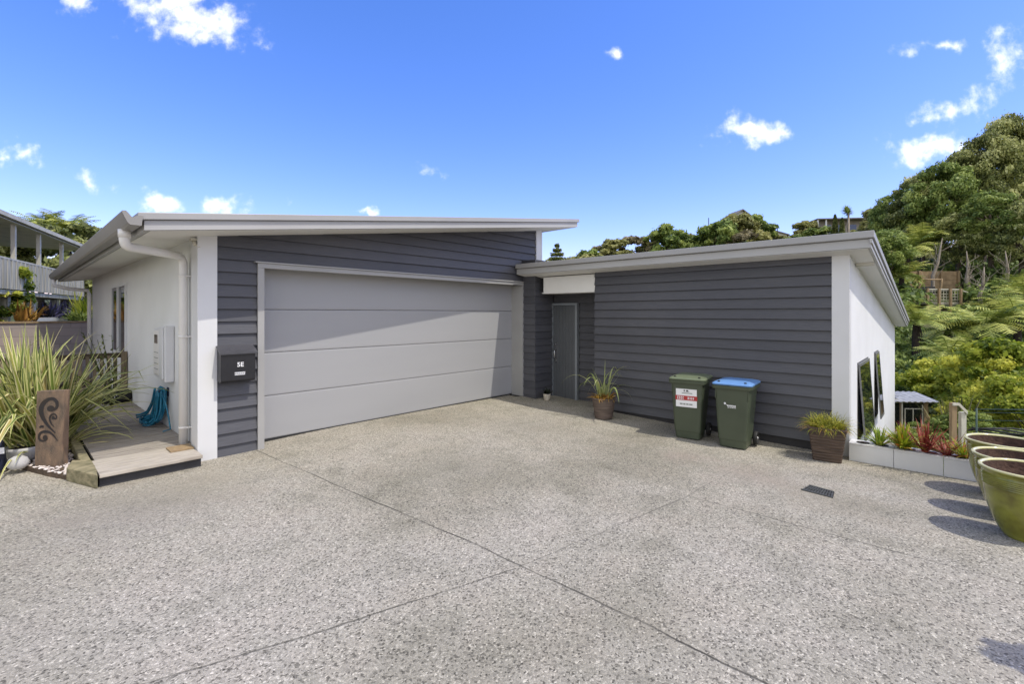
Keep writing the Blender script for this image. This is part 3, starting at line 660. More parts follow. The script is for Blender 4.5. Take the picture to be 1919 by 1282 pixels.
# roof of the wing
mb = MB(); V0, V1 = .566, 5.80
zw = lambda x, o: wroof(x) + o
mb.prism([(6.43, V0, zw(6.43, 0)), (13.92, V0, zw(13.92, 0)), (13.92, V0, zw(13.92, .095)), (6.43, V0, zw(6.43, .095))], (0, V1 - V0, 0))
rf2 = hp(mb.build('roof', M['fascia']))
sub(MB().prism([(6.39, V0 - .03, zw(6.39, .100)), (13.95, V0 - .03, zw(13.95, .100)), (13.95, V0 - .03, zw(13.95, .178)), (6.39, V0 - .03, zw(6.39, .178))], (0, V1 - V0 + .03, 0)).build('roof_flashing', M['roof'], bevel=.006), rf2)
sub(MB().prism([(6.405, V0 - .012, zw(6.405, .045)), (13.93, V0 - .012, zw(13.93, .045)), (13.93, V0 - .012, zw(13.93, .09)), (6.405, V0 - .012, zw(6.405, .09))], (0, .022, 0)).build('roof_trim', M['fascia']), rf2)
sub(MB().prism([(6.45, V0 + .03, zw(6.45, -.006)), (13.89, V0 + .03, zw(13.89, -.006)), (13.89, V0 + .03, zw(13.89, -.002)), (6.45, V0 + .03, zw(6.45, -.002))], (0, V1 - V0 - .05, 0)).build('soffit', M['soffit']), rf2)
# soffit light batten under the verge
hp(MB().prism([(7.13, .60, zw(7.13, -.035)), (7.2, .60, zw(7.2, -.035)), (7.2, .60, zw(7.2, -.008)), (7.13, .60, zw(7.13, -.008))], (0, .18, 0)).build('soffit_batten', M['oldpaint']))
# entry recess
hp(boxo('bulkhead', (WX, WX + .12, 4.276, 5.38, 1.911, wroof(WX + .12) - .01), M['soffit']))
hp(boxo('ceiling', (WX + .121, 7.22, 4.29, 5.52, 1.92, 1.94), M['soffit']))
hp(boxo('wall', (7.23, 7.32, 4.12, 5.70, -.4, 2.1), M['base']))
mb = MB(); boards(mb, (7.22, 0, 0), (0, 1, 0), (-1, 0, 0), 4.27, 4.93, -.12, 1.92, .1345, 1.609); boards(mb, (7.22, 0, 0), (0, 1, 0), (-1, 0, 0), 4.93, 5.53, 1.745, 1.92, .1345, 1.609)
hp(mb.build('weatherboard_cladding', M['board']))
hp(MB().prism([(6.715, 4.245, -.4), (7.22, 4.245, -.4), (7.22, 4.245, 1.92), (6.715, 4.245, 2.15)], (0, .028, 0)).build('wall', M['base']))
mb = MB(); y = 5.0; n = 7; wdt = (5.50 - y) / n
for i in range(n): mb.box(7.162, 7.19, y + i * wdt + .003, y + (i + 1) * wdt - .003, -.08, 1.70)
mb.box(7.168, 7.188, y - .005, 5.505, -.078, 1.698)
ed = hp(mb.build('front_door', M['entry'], bevel=.002))
sub(MB().box(7.14, 7.215, 4.945, 4.99, -.08, 1.745).box(7.14, 7.215, 5.51, 5.56, -.08, 1.745).box(7.14, 7.215, 4.991, 5.509, 1.705, 1.745).box(7.155, 7.215, 5.561, 5.64, -.08, 1.745).build('door_frame', M['entryframe']), ed)
mb = MB(); yh = 5.44
mb.box(7.15, 7.161, yh - .018, yh + .018, .62, 1.0).tube([(7.15, yh, .95), (7.125, yh, .95)], .024, 14).tube([(7.13, yh, .86), (7.105, yh, .83), (7.105, yh, .72), (7.13, yh, .68)], .011, 8).tube([(7.15, yh, .64), (7.13, yh, .64)], .02, 12)
sub(mb.build('handle', M['steel']), ed)
# ================================================================== objects on the driveway
def text_mb(txt, size, pos, U, V, N, bold=0):
    cu = bpy.data.curves.new('lettering', 'FONT'); cu.body = txt; cu.size = size; cu.align_x = 'CENTER'; cu.align_y = 'CENTER'; cu.extrude = .0006; cu.offset = bold
    o = bpy.data.objects.new('lettering', cu); COL.objects.link(o)
    bpy.context.view_layer.update()
    me = bpy.data.meshes.new_from_object(o.evaluated_get(bpy.context.evaluated_depsgraph_get()))
    bpy.data.objects.remove(o)
    U, V, N, pos = Vector(U).normalized(), Vector(V).normalized(), Vector(N).normalized(), Vector(pos)
    mb = MB(); mb.add([pos + U * v.co.x + V * v.co.y + N * (v.co.z + .001) for v in me.vertices], [tuple(p.vertices) for p in me.polygons])
    bpy.data.meshes.remove(me); return mb

# ---- wheelie bins (local: front faces -X)
def make_bin(name, label, loc, rz, lidmat, group, sticker):
    t = thing(name, label, 'wheelie bin', loc, rz, group)
    b = MB()
    def ring(z, x0, x1, hw, r=.035, n=4):
        out = []
        for cx_, cy_, a0 in ((x1 - r, hw - r, 0), (x0 + r, hw - r, 90), (x0 + r, -hw + r, 180), (x1 - r, -hw + r, 270)):
            for k in range(n + 1):
                a = R(a0 + 90 * k / n); out.append((cx_ + r * math.cos(a), cy_ + r * math.sin(a), z))
        return out
    rings = [ring(.012, .012, .33, .150), ring(.10, .006, .335, .158), ring(.104, .0, .345, .164), ring(.40, -.012, .395, .182), ring(.70, -.022, .44, .198), ring(.72, -.022, .44, .198),
             ring(.722, -.045, .465, .222, .04), ring(.735, -.05, .47, .228, .045), ring(.765, -.052, .472, .230, .045), ring(.768, -.03, .45, .21, .035)]
    n = len(rings[0])
    for i in range(len(rings) - 1):
        for k in range(n):
            k2 = (k + 1) % n; b.poly([rings[i][k], rings[i][k2], rings[i + 1][k2], rings[i + 1][k]])
    b.poly(rings[0][::-1]); b.poly(rings[-1])
    b.box(-.02, .0, -.19, -.18, .60, .72).box(-.02, .0, .18, .19, .60, .72)
    body = b.build('body', M['bin'], t)
    for p in body.data.polygons: p.use_smooth = False
    l = MB()
    lr = [ring(.770, -.045, .50, .226, .045), ring(.785, -.050, .505, .228, .045), ring(.797, -.035, .50, .215, .05), ring(.812, .03, .44, .165, .05), ring(.818, .10, .38, .11, .05)]
    for i in range(len(lr) - 1):
        for k in range(n):
            k2 = (k + 1) % n; l.poly([lr[i][k], lr[i][k2], lr[i + 1][k2], lr[i + 1][k]], smooth=True)
    l.poly(lr[0][::-1]); l.poly(lr[-1])
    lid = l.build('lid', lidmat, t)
    for s_ in (-1, 1):
        MB().lathe([(.0, 0), (.016, 0), (.014, .012), (.0, .013)], 12, (.0, s_ * .15, .803)).build('lid_stud', M['rubber'], lid)
    hb = MB().tube([(.47, -.15, .755), (.53, -.15, .775), (.535, -.1, .79), (.535, .1, .79), (.53, .15, .775), (.47, .15, .755)], .013, 8)
    hb.box(.46, .55, -.165, -.14, .73, .76).box(.46, .55, .14, .165, .73, .76); hb.build('handle', M['bin'], t)
    MB().tube([(.36, -.2, .085), (.36, .2, .085)], .01, 8).build('axle', M['steel'], t)
    for s_ in (-1, 1):
        w = bpy.data.objects.new('wheel', None); COL.objects.link(w); w.parent = t; w.location = (.36, s_ * .195, .085); w.empty_display_size = .05
        tb = MB()
        for rr_, yy in ((.060, -.024), (.080, -.022), (.085, -.012), (.085, .012), (.080, .022), (.060, .024)):
            tb.v += [(rr_ * math.cos(R(15 * k)), yy, rr_ * math.sin(R(15 * k))) for k in range(24)]
        for i in range(6):
            for k in range(24):
                k2 = (k + 1) % 24; j = (i + 1) % 6
                tb.f.append((i * 24 + k, i * 24 + k2, j * 24 + k2, j * 24 + k)); tb.tone.append(.5); tb.uv.append(None); tb.sm.append(True)
        tb.build('tyre', M['rubber'], w, recalc=True)
        MB().tube([(0, -.014, 0), (0, .014, 0)], .059, 20).tube([(0, s_ * .014, 0), (0, s_ * .026, 0)], .018, 12).build('rim', M['steel'] if s_ < 0 else M['rubber'], w)
    sticker(t); return t
def fx(z): return -.003 - .0195 * (z - .104) / .6         # x of the sloping front face
def sticker1(t):
    s = MB(); s.poly([(fx(.42) - .0045, .135, .42), (fx(.42) - .0045, -.125, .42), (fx(.655) - .0035, -.125, .655), (fx(.655) - .0035, .135, .655)])
    st = s.build('sticker', M['whitelet'], t)
    s = MB(); s.poly([(fx(.5) - .0055, .14, .508), (fx(.5) - .0055, -.13, .508), (fx(.57) - .0055, -.13, .568), (fx(.57) - .0055, .14, .568)]); s.build('red_band', M['redlet'], st)
    def cell(y0, y1, z0, z1, mb): x = fx((z0 + z1) / 2) - .0085; mb.poly([(x, y0, z0), (x, y1, z0), (x, y1, z1), (x, y0, z1)])
    s = MB(); yy = .115
    for k, w in enumerate((.014, .012, .016, .012)): cell(yy, yy - w * .55, .518, .558, s); cell(yy - w * .55, yy - w, .548, .558, s); cell(yy - w * .55, yy - w, .518, .526, s); yy -= w + .008
    s.build('word', M['whitelet'], st); s = MB(); yy = -.015
    for k, w in enumerate((.018, .012, .012, .014)): cell(yy, yy - w * .5, .520, .556, s); cell(yy - w * .5, yy - w, .535, .543, s); yy -= w + .007
    s.build('word', M['whitelet'], st)
    s = MB(); cell(.035, .022, .622, .644, s); cell(.005, -.02, .622, .642, s); cell(-.026, -.032, .622, .630, s); s.build('heading', M['blacklet'], st)
    s = MB(); cell(.06, -.07, .598, .607, s); s.build('underline', M['greylet'], st)
    s = MB(); yy = .085
    for w in (.035, .028, .03, .04): cell(yy, yy - w, .452, .468, s); yy -= w + .008
    s.build('small_print', M['greylet'], st)
def sticker2(t):
    s = MB()
    def cell(y0, y1, z0, z1): x = fx((z0 + z1) / 2) - .005; s.poly([(x, y0, z0), (x, y1, z0), (x, y1, z1), (x, y0, z1)])
    c = (.075, .545)
    s.poly([(fx(.545) - .005, c[0] + .012 * math.cos(R(30 * k)), c[1] + .014 * math.sin(R(30 * k))) for k in range(12)])
    s.poly([(fx(.53) - .005, .07, .54), (fx(.53) - .005, .045, .528), (fx(.53) - .005, .045, .516)])
    yy = .048
    for k, w in enumerate((.012, .010, .010, .012, .009, .010, .014)): cell(yy, yy - w, .512, .530); yy -= w + .003
    yy = .045
    for k, w in enumerate((.02, .014, .026, .018)): cell(yy, yy - w, .496, .504); yy -= w + .005
    s.build('printed_mark', M['whitelet'], t)
BG = 'wheelie bins against the dark weatherboard wall'
gz = lambda x, y: dz(x, y)
def wb(x, y): return (x, y, gz(x, y) + .001)
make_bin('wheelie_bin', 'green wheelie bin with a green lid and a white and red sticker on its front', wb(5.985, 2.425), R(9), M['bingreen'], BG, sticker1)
make_bin('wheelie_bin', 'green wheelie bin with a blue lid and a small white printed mark', wb(5.99, 1.875), R(4), M['binblue'], BG, sticker2)

# ---- mailbox
mbx = thing('mailbox', 'black wall mailbox with white number 5E fixed beside the garage door', 'mailbox', (1.74, 5.80, .80))
def mv(o): o.parent = mbx; o.matrix_parent_inverse = Matrix.Translation((-1.74, -5.80, -.80)); return o
mv(MB().prism([(1.565, 5.83, .815), (1.565, 5.715, .795), (1.565, 5.69, .815), (1.565, 5.685, 1.115), (1.565, 5.83, 1.17)], (.345, 0, 0)).build('body', M['blackmetal'], bevel=.005, recalc=True))
mv(MB().prism([(1.552, 5.835, 1.205), (1.552, 5.668, 1.122), (1.552, 5.668, 1.104), (1.552, 5.678, 1.106), (1.552, 5.678, 1.118), (1.552, 5.835, 1.192)], (.372, 0, 0)).build('lid', M['lidmetal'], recalc=True))
mv(text_mb('5E', .068, (1.755, 5.684, .985), (1, 0, 0), (0, 0, 1), (0, -1, 0), .0015).build('number', M['whitelet']))
mb = MB()
for k in range(10): mb.box(1.70 + k * .0105, 1.708 + k * .0105, 5.6845, 5.686, .888 + .012 * (k % 2 == 0) * .3, .905)
for k in range(9): mb.box(1.70 + k * .0115, 1.709 + k * .0115, 5.6845, 5.686, .872, .884)
mv(mb.build('notice_lettering', M['whitelet']))

# ---- meter box
mt = thing('meter_box', 'pale wall-mounted meter box with a small dark window on the white side wall', 'meter box', (1.42, 7.25, .70))
def mm(o): o.parent = mt; o.matrix_parent_inverse = Matrix.Translation((-1.42, -7.25, -.70)); return o
mm(MB().prism([(1.418, 6.98, .70), (1.418, 7.58, .74), (1.418, 7.58, 1.36), (1.418, 6.98, 1.40)], (-.10, 0, 0)).build('box', M['trimwhite'], bevel=.012, recalc=True))
mm(boxo('cover', (1.298, 1.3175, 7.02, 7.20, .735, 1.37), M['trimwhite'], bevel=.006))
mm(boxo('cover', (1.304, 1.3175, 7.215, 7.54, .77, 1.33), M['pvc'], bevel=.006))
mm(boxo('display_window', (1.299, 1.3035, 7.30, 7.46, 1.17, 1.28), M['glassdark']))
mb = MB()
for k in range(4): mb.box(1.3015, 1.3035, 7.26, 7.5, .84 + k * .07, .848 + k * .07)
mm(mb.build('seam', M['greylet']))

# ---- hose hanging on the wall
hs = thing('garden_hose', 'coiled teal blue garden hose hanging from a wall hook over the deck', 'hose', (1.39, 7.35, .1))
def hm(o): o.parent = hs; o.matrix_parent_inverse = Matrix.Translation((-1.39, -7.35, -.1)); return o
rr = random.Random(3); mb = MB(); 
for k in range(30):
    f = k / 29; side = (f - .5)
    y0 = 7.34 + side * .17; yA = 7.50 + side * .50 + rr.uniform(-.02, .02); zb = .125 + abs(rr.gauss(0, .03)) + (.03 if f < .3 else 0)
    xo = 1.39 - rr.uniform(.0, .09)
    pts = []
    for i in range(13):
        t = i / 12
        z = .56 + .03 * math.sin(k) - (.56 - zb) * (1 - (1 - t) ** 1.4)
        y = y0 + (yA - y0) * (t ** .8) + .10 * t * t * (1 if f > .4 else .5) + .012 * math.sin(t * 9 + k)
        x = xo - .05 * t * t - .09 * max(0, t - .8) * 5 * f
        pts.append((x, y, z))
    mb.tube(pts, .0125, 6)
for k in range(15):
    yc = 7.34 + (k - 7) * .011
    mb.tube([(1.36 + .02 * math.sin(k), yc + .05, .50), (1.355 - .005 * k * .3, yc + .02, .575), (1.35, yc - .02, .60 + .004 * (k % 3)), (1.365, yc - .05, .56)], .0105, 6)
for k in range(4):
    a0 = rr.uniform(0, 6); mb.tube([(1.26 + .08 * math.cos(a0 + i * .45), 7.62 + .17 * math.sin(a0 + i * .45), .112 + .012 * k + .003 * i) for i in range(10)], .0105, 6)
mb.tube([(1.34, 7.22, .52), (1.36, 7.12, .40), (1.375, 7.06, .25), (1.38, 7.0, .12), (1.30, 6.98, .11)], .009, 6)
hm(mb.build('hose_coil', M['hose']))
hm(MB().tube([(1.42, 7.30, .54), (1.34, 7.30, .545), (1.32, 7.30, .575)], .012, 8).box(1.408, 1.42, 7.27, 7.33, .49, .60).build('hook', M['navy']))

# ---- deck
deck = thing('deck', 'weathered timber deck beside the white wall with a broad sunlit front step', 'deck', (1, 7.5, 0))
def dk(o): o.parent = deck; o.matrix_parent_inverse = Matrix.Translation((-1, -7.5, 0)); return o
mb = MB(); y = 6.16; k = 0
while y < 10.2:
    x0 = .60; mb.box(x0, 1.415, y, y + .088, .062 + .0015 * (k % 3), .090 + .0015 * (k % 3)); y += .094; k += 1
dk(mb.build('decking', M['deck']))
mb = MB()
for k, (a, b_) in enumerate(((5.585, 5.775), (5.78, 5.965), (5.97, 6.154))): mb.box(.575, 1.375, a, b_, .06, .094 + .001 * k)
dk(mb.build('front_step', M['decklit'], bevel=.004))
dk(MB().box(.58, 1.37, 5.63, 5.66, -.05, .058).box(.60, .63, 5.67, 10.2, -.1, .058).build('bearer', M['base']))
tag(MB().box(1.165, 1.372, 5.90, 6.115, .0975, .112).build('boot_scraper', M['treatpine']), 'small brown slatted mat on the sunlit deck step below the downpipe', 'mat')

# ---- timber edging box
mb = MB(); mb.prism([(.562, 5.575, -.03), (.39, 6.06, -.03), (.45, 6.35, -.03), (.60, 6.16, -.03)], (0, 0, .125)).box(.50, .575, 6.19, 9.4, 0, .10)
tag(mb.build('timber_edging', M['sleeper'], bevel=.008, recalc=True), 'mossy old timber edging between the garden bed and the deck', 'garden edging')

# ---- garden bed, pebbles
bed = [(-6, 11), (-4, 9.9), (-2.4, 9.1), (-1, 8.2), (-.45, 7.75), (-.04, 7.33), (.07, 6.95), (.18, 6.64), (.28, 6.36), (.395, 6.10), (.47, 6.36), (.49, 7.0), (.49, 9.4), (.6, 10.2), (1.4, 10.2), (1.4, 16), (-6, 16)]
mb = MB(); mb.prism([(x, y, -.1) for x, y in bed], (0, 0, .112)); tag(mb.build('garden_bed', M['mulch']), kind='structure')
rr = random.Random(11); mb = MB()
def inpoly(x, y, P):
    c = False
    for i in range(len(P)):
        (x1, y1), (x2, y2) = P[i], P[i - 1]
        if (y1 > y) != (y2 > y) and x < (x2 - x1) * (y - y1) / (y2 - y1) + x1: c = not c
    return c
def pebble(mb, x, y, z, r):
    a = rr.uniform(0, 6.3); sx_, sy_, sz_ = r * rr.uniform(.7, 1.4), r * rr.uniform(.6, 1), r * rr.uniform(.4, .7)
    m = Matrix.Translation((x, y, z)) @ Matrix.Rotation(a, 4, 'Z') @ Matrix.Rotation(rr.uniform(-.5, .5), 4, 'X') @ Matrix.Diagonal((sx_, sy_, sz_, 1))
    vs = [(1, 0, 0), (-1, 0, 0), (0, 1, 0), (0, -1, 0), (0, 0, 1), (0, 0, -1), (.66, .66, .3), (-.66, .66, -.2), (-.66, -.66, .3), (.66, -.66, -.2)]
    vs = [m @ Vector(v) for v in vs]
    mb.add(vs, [(0, 6, 4), (6, 2, 4), (2, 7, 4), (7, 1, 4), (1, 8, 4), (8, 3, 4), (3, 9, 4), (9, 0, 4), (6, 0, 5), (2, 6, 5), (7, 2, 5), (1, 7, 5), (8, 1, 5), (3, 8, 5), (9, 3, 5), (0, 9, 5)])
cnt = 0
while cnt < 1500:
    t = rr.random(); x = -.9 + 1.42 * t; y = rr.uniform(5.9, 8.6)
    if not inpoly(x, y, bed): continue
    if y > 7.35 - .9 * (x + .04) + .75 and rr.random() < .85: continue
    pebble(mb, x, y, .016 + rr.random() * .012, rr.uniform(.008, .02)); cnt += 1
tag(mb.build('stone_chips', M['chips']), 'white stone chips spread along the garden edge', 'gravel', kind='stuff')

# ---- carved timber panel
cp = thing('carved_panel', 'rusty brown upright timber panel with black carved spiral scrolls', 'garden ornament', (.30, 6.56, 0))
A0, A1 = Vector((.197, 6.664, 0)), Vector((.383, 6.463, 0)); U_ = (A1 - A0).normalized(); N_ = Vector((U_.y, -U_.x, 0)); WID = (A1 - A0).length
def pp(u, v, o=0): return A0 + U_ * (u * WID) + N_ * o + Vector((0, 0, .004 + v * .775)) - N_ * (v * .02)
mb = MB(); T_ = -.065
fr = [pp(0, 0), pp(1, 0), pp(1.01, 1), pp(0.005, .985)]; bk = [p + N_ * T_ for p in fr]
mb.add(fr + bk, [(0, 1, 2, 3), (7, 6, 5, 4), (0, 4, 5, 1), (1, 5, 6, 2), (2, 6, 7, 3), (3, 7, 4, 0)])
o_ = mb.build('panel', M['carved'], bevel=.004, recalc=True); o_.parent = cp; o_.matrix_parent_inverse = Matrix.Translation((-.30, -6.56, 0))
def scroll(pts, widths, dot=None):
    """pts in crop pixels of the panel face (679 x 1282, panel spans 105-570 by 85-1200)"""
    q = [((x - 105) / 465, 1 - (y - 85) / 1115) for x, y in pts]
    fine = []; fw = []
    P = [q[0]] + q + [q[-1]]; Wd = [widths[0]] + list(widths) + [widths[-1]]
    for i in range(1, len(P) - 2):
        for k in range(6):
            t = k / 6; f = []
            for c in (0, 1):
                a, b, c_, d = P[i - 1][c], P[i][c], P[i + 1][c], P[i + 2][c]
                f.append(.5 * (2 * b + (c_ - a) * t + (2 * a - 5 * b + 4 * c_ - d) * t * t + (3 * b - a - 3 * c_ + d) * t ** 3))
            fine.append(f); fw.append(Wd[i] + (Wd[i + 1] - Wd[i]) * t)
    fine.append(list(q[-1])); fw.append(widths[-1])
    asp = .775 / WID; L_, R_ = [], []
    for i in range(len(fine)):
        a = fine[max(i - 1, 0)]; b = fine[min(i + 1, len(fine) - 1)]; dx, dy = b[0] - a[0], (b[1] - a[1]) * asp; l = math.hypot(dx, dy) or 1
        nx, ny = -dy / l, dx / l; w = fw[i] / 465 / 2 * 1.18
        L_.append((fine[i][0] + nx * w, fine[i][1] + ny * w / asp)); R_.append((fine[i][0] - nx * w, fine[i][1] - ny * w / asp))
    for i in range(len(fine) - 1): sc.poly([pp(*L_[i], .003), pp(*L_[i + 1], .003), pp(*R_[i + 1], .003), pp(*R_[i], .003)])
    if dot:
        (cx_, cy_), r_ = dot; sc.poly([pp((cx_ + r_[0] * math.cos(R(20 * k)) - 105) / 465, 1 - (cy_ + r_[1] * math.sin(R(20 * k)) - 85) / 1115, .0036) for k in range(18)])
sc = MB()
scroll([(448, 700), (340, 610), (250, 510), (205, 420), (198, 340), (240, 265), (320, 215), (400, 210), (455, 250), (465, 310), (440, 350), (405, 365)], [8, 34, 50, 66, 74, 62, 46, 44, 48, 44, 38, 30], ((360, 348), (64, 44)))
scroll([(425, 612), (375, 565), (348, 510), (350, 465), (385, 430), (430, 428), (458, 455), (455, 490), (425, 500)], [6, 18, 26, 28, 24, 20, 20, 20, 16], ((405, 480), (30, 24)))
scroll([(490, 815), (430, 745), (350, 690), (260, 678), (195, 700), (172, 750), (190, 795), (235, 812), (285, 800), (318, 770)], [5, 22, 34, 36, 36, 34, 30, 26, 24, 20], ((278, 765), (42, 36)))
scroll([(175, 620), (210, 605), (250, 612)], [20, 40, 26])
o_ = sc.build('scroll_inlay', M['carveblack']); o_.parent = cp; o_.matrix_parent_inverse = Matrix.Translation((-.30, -6.56, 0))

# ---- stone ball, white bowl, navy light, edging stones
st = MB(); st.lathe([(.0, 0), (.045, .006), (.072, .035), (.078, .07), (.062, .108), (.03, .13), (.0, .134)], 24, sx=1.05, sy=.9)
tag(st.build('round_stone', M['stone'], loc=(.085, 6.70, .012)), 'smooth round grey stone on the white chips beside the carved panel', 'stone')
bw = thing('bowl_planter', 'off-white shell-like bowl with dry soil behind the round stone', 'planter', (.13, 7.02, .012))
MB().lathe([(.0, 0), (.07, .0), (.12, .06), (.15, .13), (.155, .16), (.14, .16), (.13, .14)], 26).build('bowl', M['stone'], bw); MB().lathe([(.0, .138), (.129, .139), (.0, .146)], 20).build('soil', M['soil'], bw)
lt = thing('garden_light', 'navy blue tapered garden light with a pale label at the left edge', 'garden light', (-.055, 6.85, .0))
MB().lathe([(.075, 0), (.07, .03), (.055, .20), (.05, .27), (.035, .29)], 4).build('body', M['navy'], lt); MB().box(-.0, .048, -.062, -.050, .17, .23).build('label_plate', M['whitelet'], lt)
for i, (x, y, w) in enumerate(((-.18, 8.3, .42), (-.62, 8.6, .40))):
    o = MB().box(-w / 2, w / 2, -.09, .09, 0, .17).build('edging_block', M['concblock'], bevel=.01, loc=(x, y, .0)); o.rotation_euler.z = R(-28)
    tag(o, ['grey concrete edging block under the flax, nearer the carved panel', 'grey concrete edging block at the far left under the flax'][i], 'concrete block', 'edging blocks under the flax')

# ---- picket gate behind the deck
pg = thing('picket_fence', 'low timber picket fence with a dark top rail across the end of the deck', 'fence', (.6, 10.25, 0))
def pk(o): o.parent = pg; o.matrix_parent_inverse = Matrix.Translation((-.6, -10.25, 0)); return o
x = -.7
while x < 1.28:
    pk(MB().box(x, x + .045, 10.235, 10.255, .02, .84).build('picket', M['fence'])); x += .088
pk(MB().box(-.8, 1.33, 10.26, 10.30, .80, .885).box(-.8, 1.33, 10.26, 10.30, .36, .42).build('rail', M['fencedark']))
pk(MB().box(1.335, 1.41, 10.22, 10.31, .0, .90).build('post', M['fence']))
bg_ = thing('rubber_bag', 'black rubber bag with a white swirl lying at the foot of the picket fence', 'bag', (1.22, 9.9, .09))
MB().lathe([(.0, 0), (.16, .01), (.21, .08), (.19, .17), (.12, .23), (.0, .25)], 20, sx=1.1, sy=.7).build('bag', M['rubber'], bg_)
MB().tube([(-.05 + .05 * (1 - i / 14) * math.cos(i * .7), -.152, .12 + .05 * (1 - i / 14) * math.sin(i * .7)) for i in range(15)], .006, 6).build('swirl', M['whitelet'], bg_)

# ---- storm drain grate
Dq = [Vector(p) for p in ((4.79, .915, 0), (4.955, .885, 0), (4.915, .69, 0), (4.755, .675, 0))]
dr = thing('drain_grate', 'small rectangular iron drain grate set in the driveway', 'drain', (4.85, .79, dz(4.85, .79)))
zz0 = dz(4.85, .79); mb = MB()
a_, b_, c_, d_ = [p + Vector((0, 0, zz0 + .006)) for p in Dq]
dI = Matrix.Translation((-4.85, -.79, -zz0))
o = MB().prism([p - Vector((0, 0, .004)) for p in (a_, b_, c_, d_)], (0, 0, .002)).build('recess', M['rubber'], recalc=True); o.parent = dr; o.matrix_parent_inverse = dI
for k in range(11):
    t0, t1 = k / 11 + .012, k / 11 + .062
    mb.prism([a_.lerp(d_, t0), b_.lerp(c_, t0), b_.lerp(c_, t1), a_.lerp(d_, t1)], (0, 0, .006))
for u0, u1 in ((-.04, .05), (.95, 1.04), (.47, .53)): mb.prism([a_.lerp(b_, u0), a_.lerp(b_, u1), d_.lerp(c_, u1), d_.lerp(c_, u0)], (0, 0, .008))
o = mb.build('grate', M['drain'], recalc=True); o.parent = dr; o.matrix_parent_inverse = dI

# ---- plants built of blades
def grass(n, spread, lmin, lmax, width, lean, droop, seed, z=0, seg=6, tr=(0, 1), kink=0, az0=0, az1=6.283):
    r = random.Random(seed); b = MB()
    for i in range(n):
        a = r.uniform(az0, az1); rad = spread * math.sqrt(r.random()); ba = r.uniform(0, 6.283)
        b.blade((rad * math.cos(ba), rad * math.sin(ba), z), a, r.uniform(*lean), r.uniform(lmin, lmax), width * r.uniform(.7, 1.15), r.uniform(*droop), seg, tone=r.uniform(*tr), twist=r.uniform(-.8, .8), kink=(r.uniform(.35, .6) if r.random() < kink else None))
    return b

# tall rattan pot with arching grass, by the entry
px_, py_ = 6.20, 3.80
p1 = thing('potted_plant', 'round faded rattan pot of long arching grass blades beside the front door', 'potted plant', (px_, py_, dz(px_, py_)), 0, 'pots in front of the dark wall')
def squarish(rw, z, n=6, r=.03): return [(sx_ * (rw - r) + r * math.cos(a), sy_ * (rw - r) + r * math.sin(a), z) for sx_, sy_, a0 in ((1, 1, 0), (-1, 1, 90), (-1, -1, 180), (1, -1, 270)) for a in [R(a0 + 90 * k / n) for k in range(n + 1)]]
def squarepot(prof, r=.02):
    b = MB(); rings = [squarish(w, z, 4, min(r, w * .5)) for w, z in prof]; n = len(rings[0])
    for i in range(len(rings) - 1):
        for k in range(n): b.poly([rings[i][k], rings[i][(k + 1) % n], rings[i + 1][(k + 1) % n], rings[i + 1][k]])
    b.poly(rings[0][::-1]); b.poly(rings[-1]); return b
prof = []
for k in range(17):
    t = k / 16; prof.append((.128 + .045 * t + (.005 if k % 2 else 0), .30 * t))
prof += [(.182, .30), (.182, .318), (.165, .318), (.16, .28)]
MB().lathe(prof, 30).build('pot', M['wicker2'], p1); MB().lathe([(.0, .281), (.158, .283), (.0, .30)], 20).build('soil', M['terra'], p1)
grass(16, .08, .55, .9, .030, (.15, .75), (2.6, 4.0), 5, .30, 10, (.2, .9)).build('grass_blades', G['palegrass'], p1)
b = MB(); rq = random.Random(8)
for az, ln, lean, dr_ in ((2.0, .52, .35, .1), (4.0, .62, .12, .05), (5.3, .50, .55, .1), (1.2, .48, .5, .3), (3.1, .40, .2, 2.0)):
    b.blade((0, 0, .3), az, lean, ln, .02, dr_, 6, tone=.7)
b.build('dead_stalks', G['palegrass'], p1)
grass(120, .14, .10, .22, .020, (.5, 1.5), (.8, 2.5), 6, .30, 4).build('low_leaves', G['orange'], p1)

# square rattan pot with lime grass
px_, py_ = 6.385, .965
p2 = thing('potted_plant', 'dark square rattan pot with a lime grass mop at the white corner post', 'potted plant', (px_, py_, dz(px_, py_)), R(9), 'pots in front of the dark wall')
prof = []
for k in range(23):
    t = k / 22; prof.append((.132 + .045 * t + (.004 if k % 2 else 0), .365 * t))
prof += [(.186, .365), (.187, .385), (.168, .386), (.16, .35)]
squarepot(prof).build('pot', M['wicker'], p2); squarepot([(.14, .345), (.15, .352)]).build('soil', M['soil'], p2)
b = grass(950, .15, .13, .27, .0075, (.2, 1.35), (1.2, 3.2), 21, .345, 5, (0, .93)); r = random.Random(5)
for i in range(60):
    a = r.uniform(0, 6.28); b.blade((.1 * math.cos(a), .1 * math.sin(a), .345), a, r.uniform(.6, 1.3), r.uniform(.18, .28), .008, 2, 5, tone=r.uniform(.95, 1))
b.build('grass_mop', G['grassmop'], p2)

# little pot by the door
px_, py_ = 6.70, 5.30
p3 = thing('small_pot', 'small cream pot with a dark leafy plant against the column by the door', 'potted plant', (px_, py_, dz(px_, py_)))
MB().lathe([(.045, 0), (.055, .01), (.068, .11), (.072, .125), (.06, .125), (.058, .11)], 20).build('pot', M['cane'], p3)
MB().lathe([(.0, .108), (.057, .110), (.0, .115)], 12).build('soil', M['soil'], p3)
grass(70, .04, .06, .15, .025, (.1, 1.2), (.5, 2), 9, .11, 4).build('leaves', G['blacksucc'], p3)

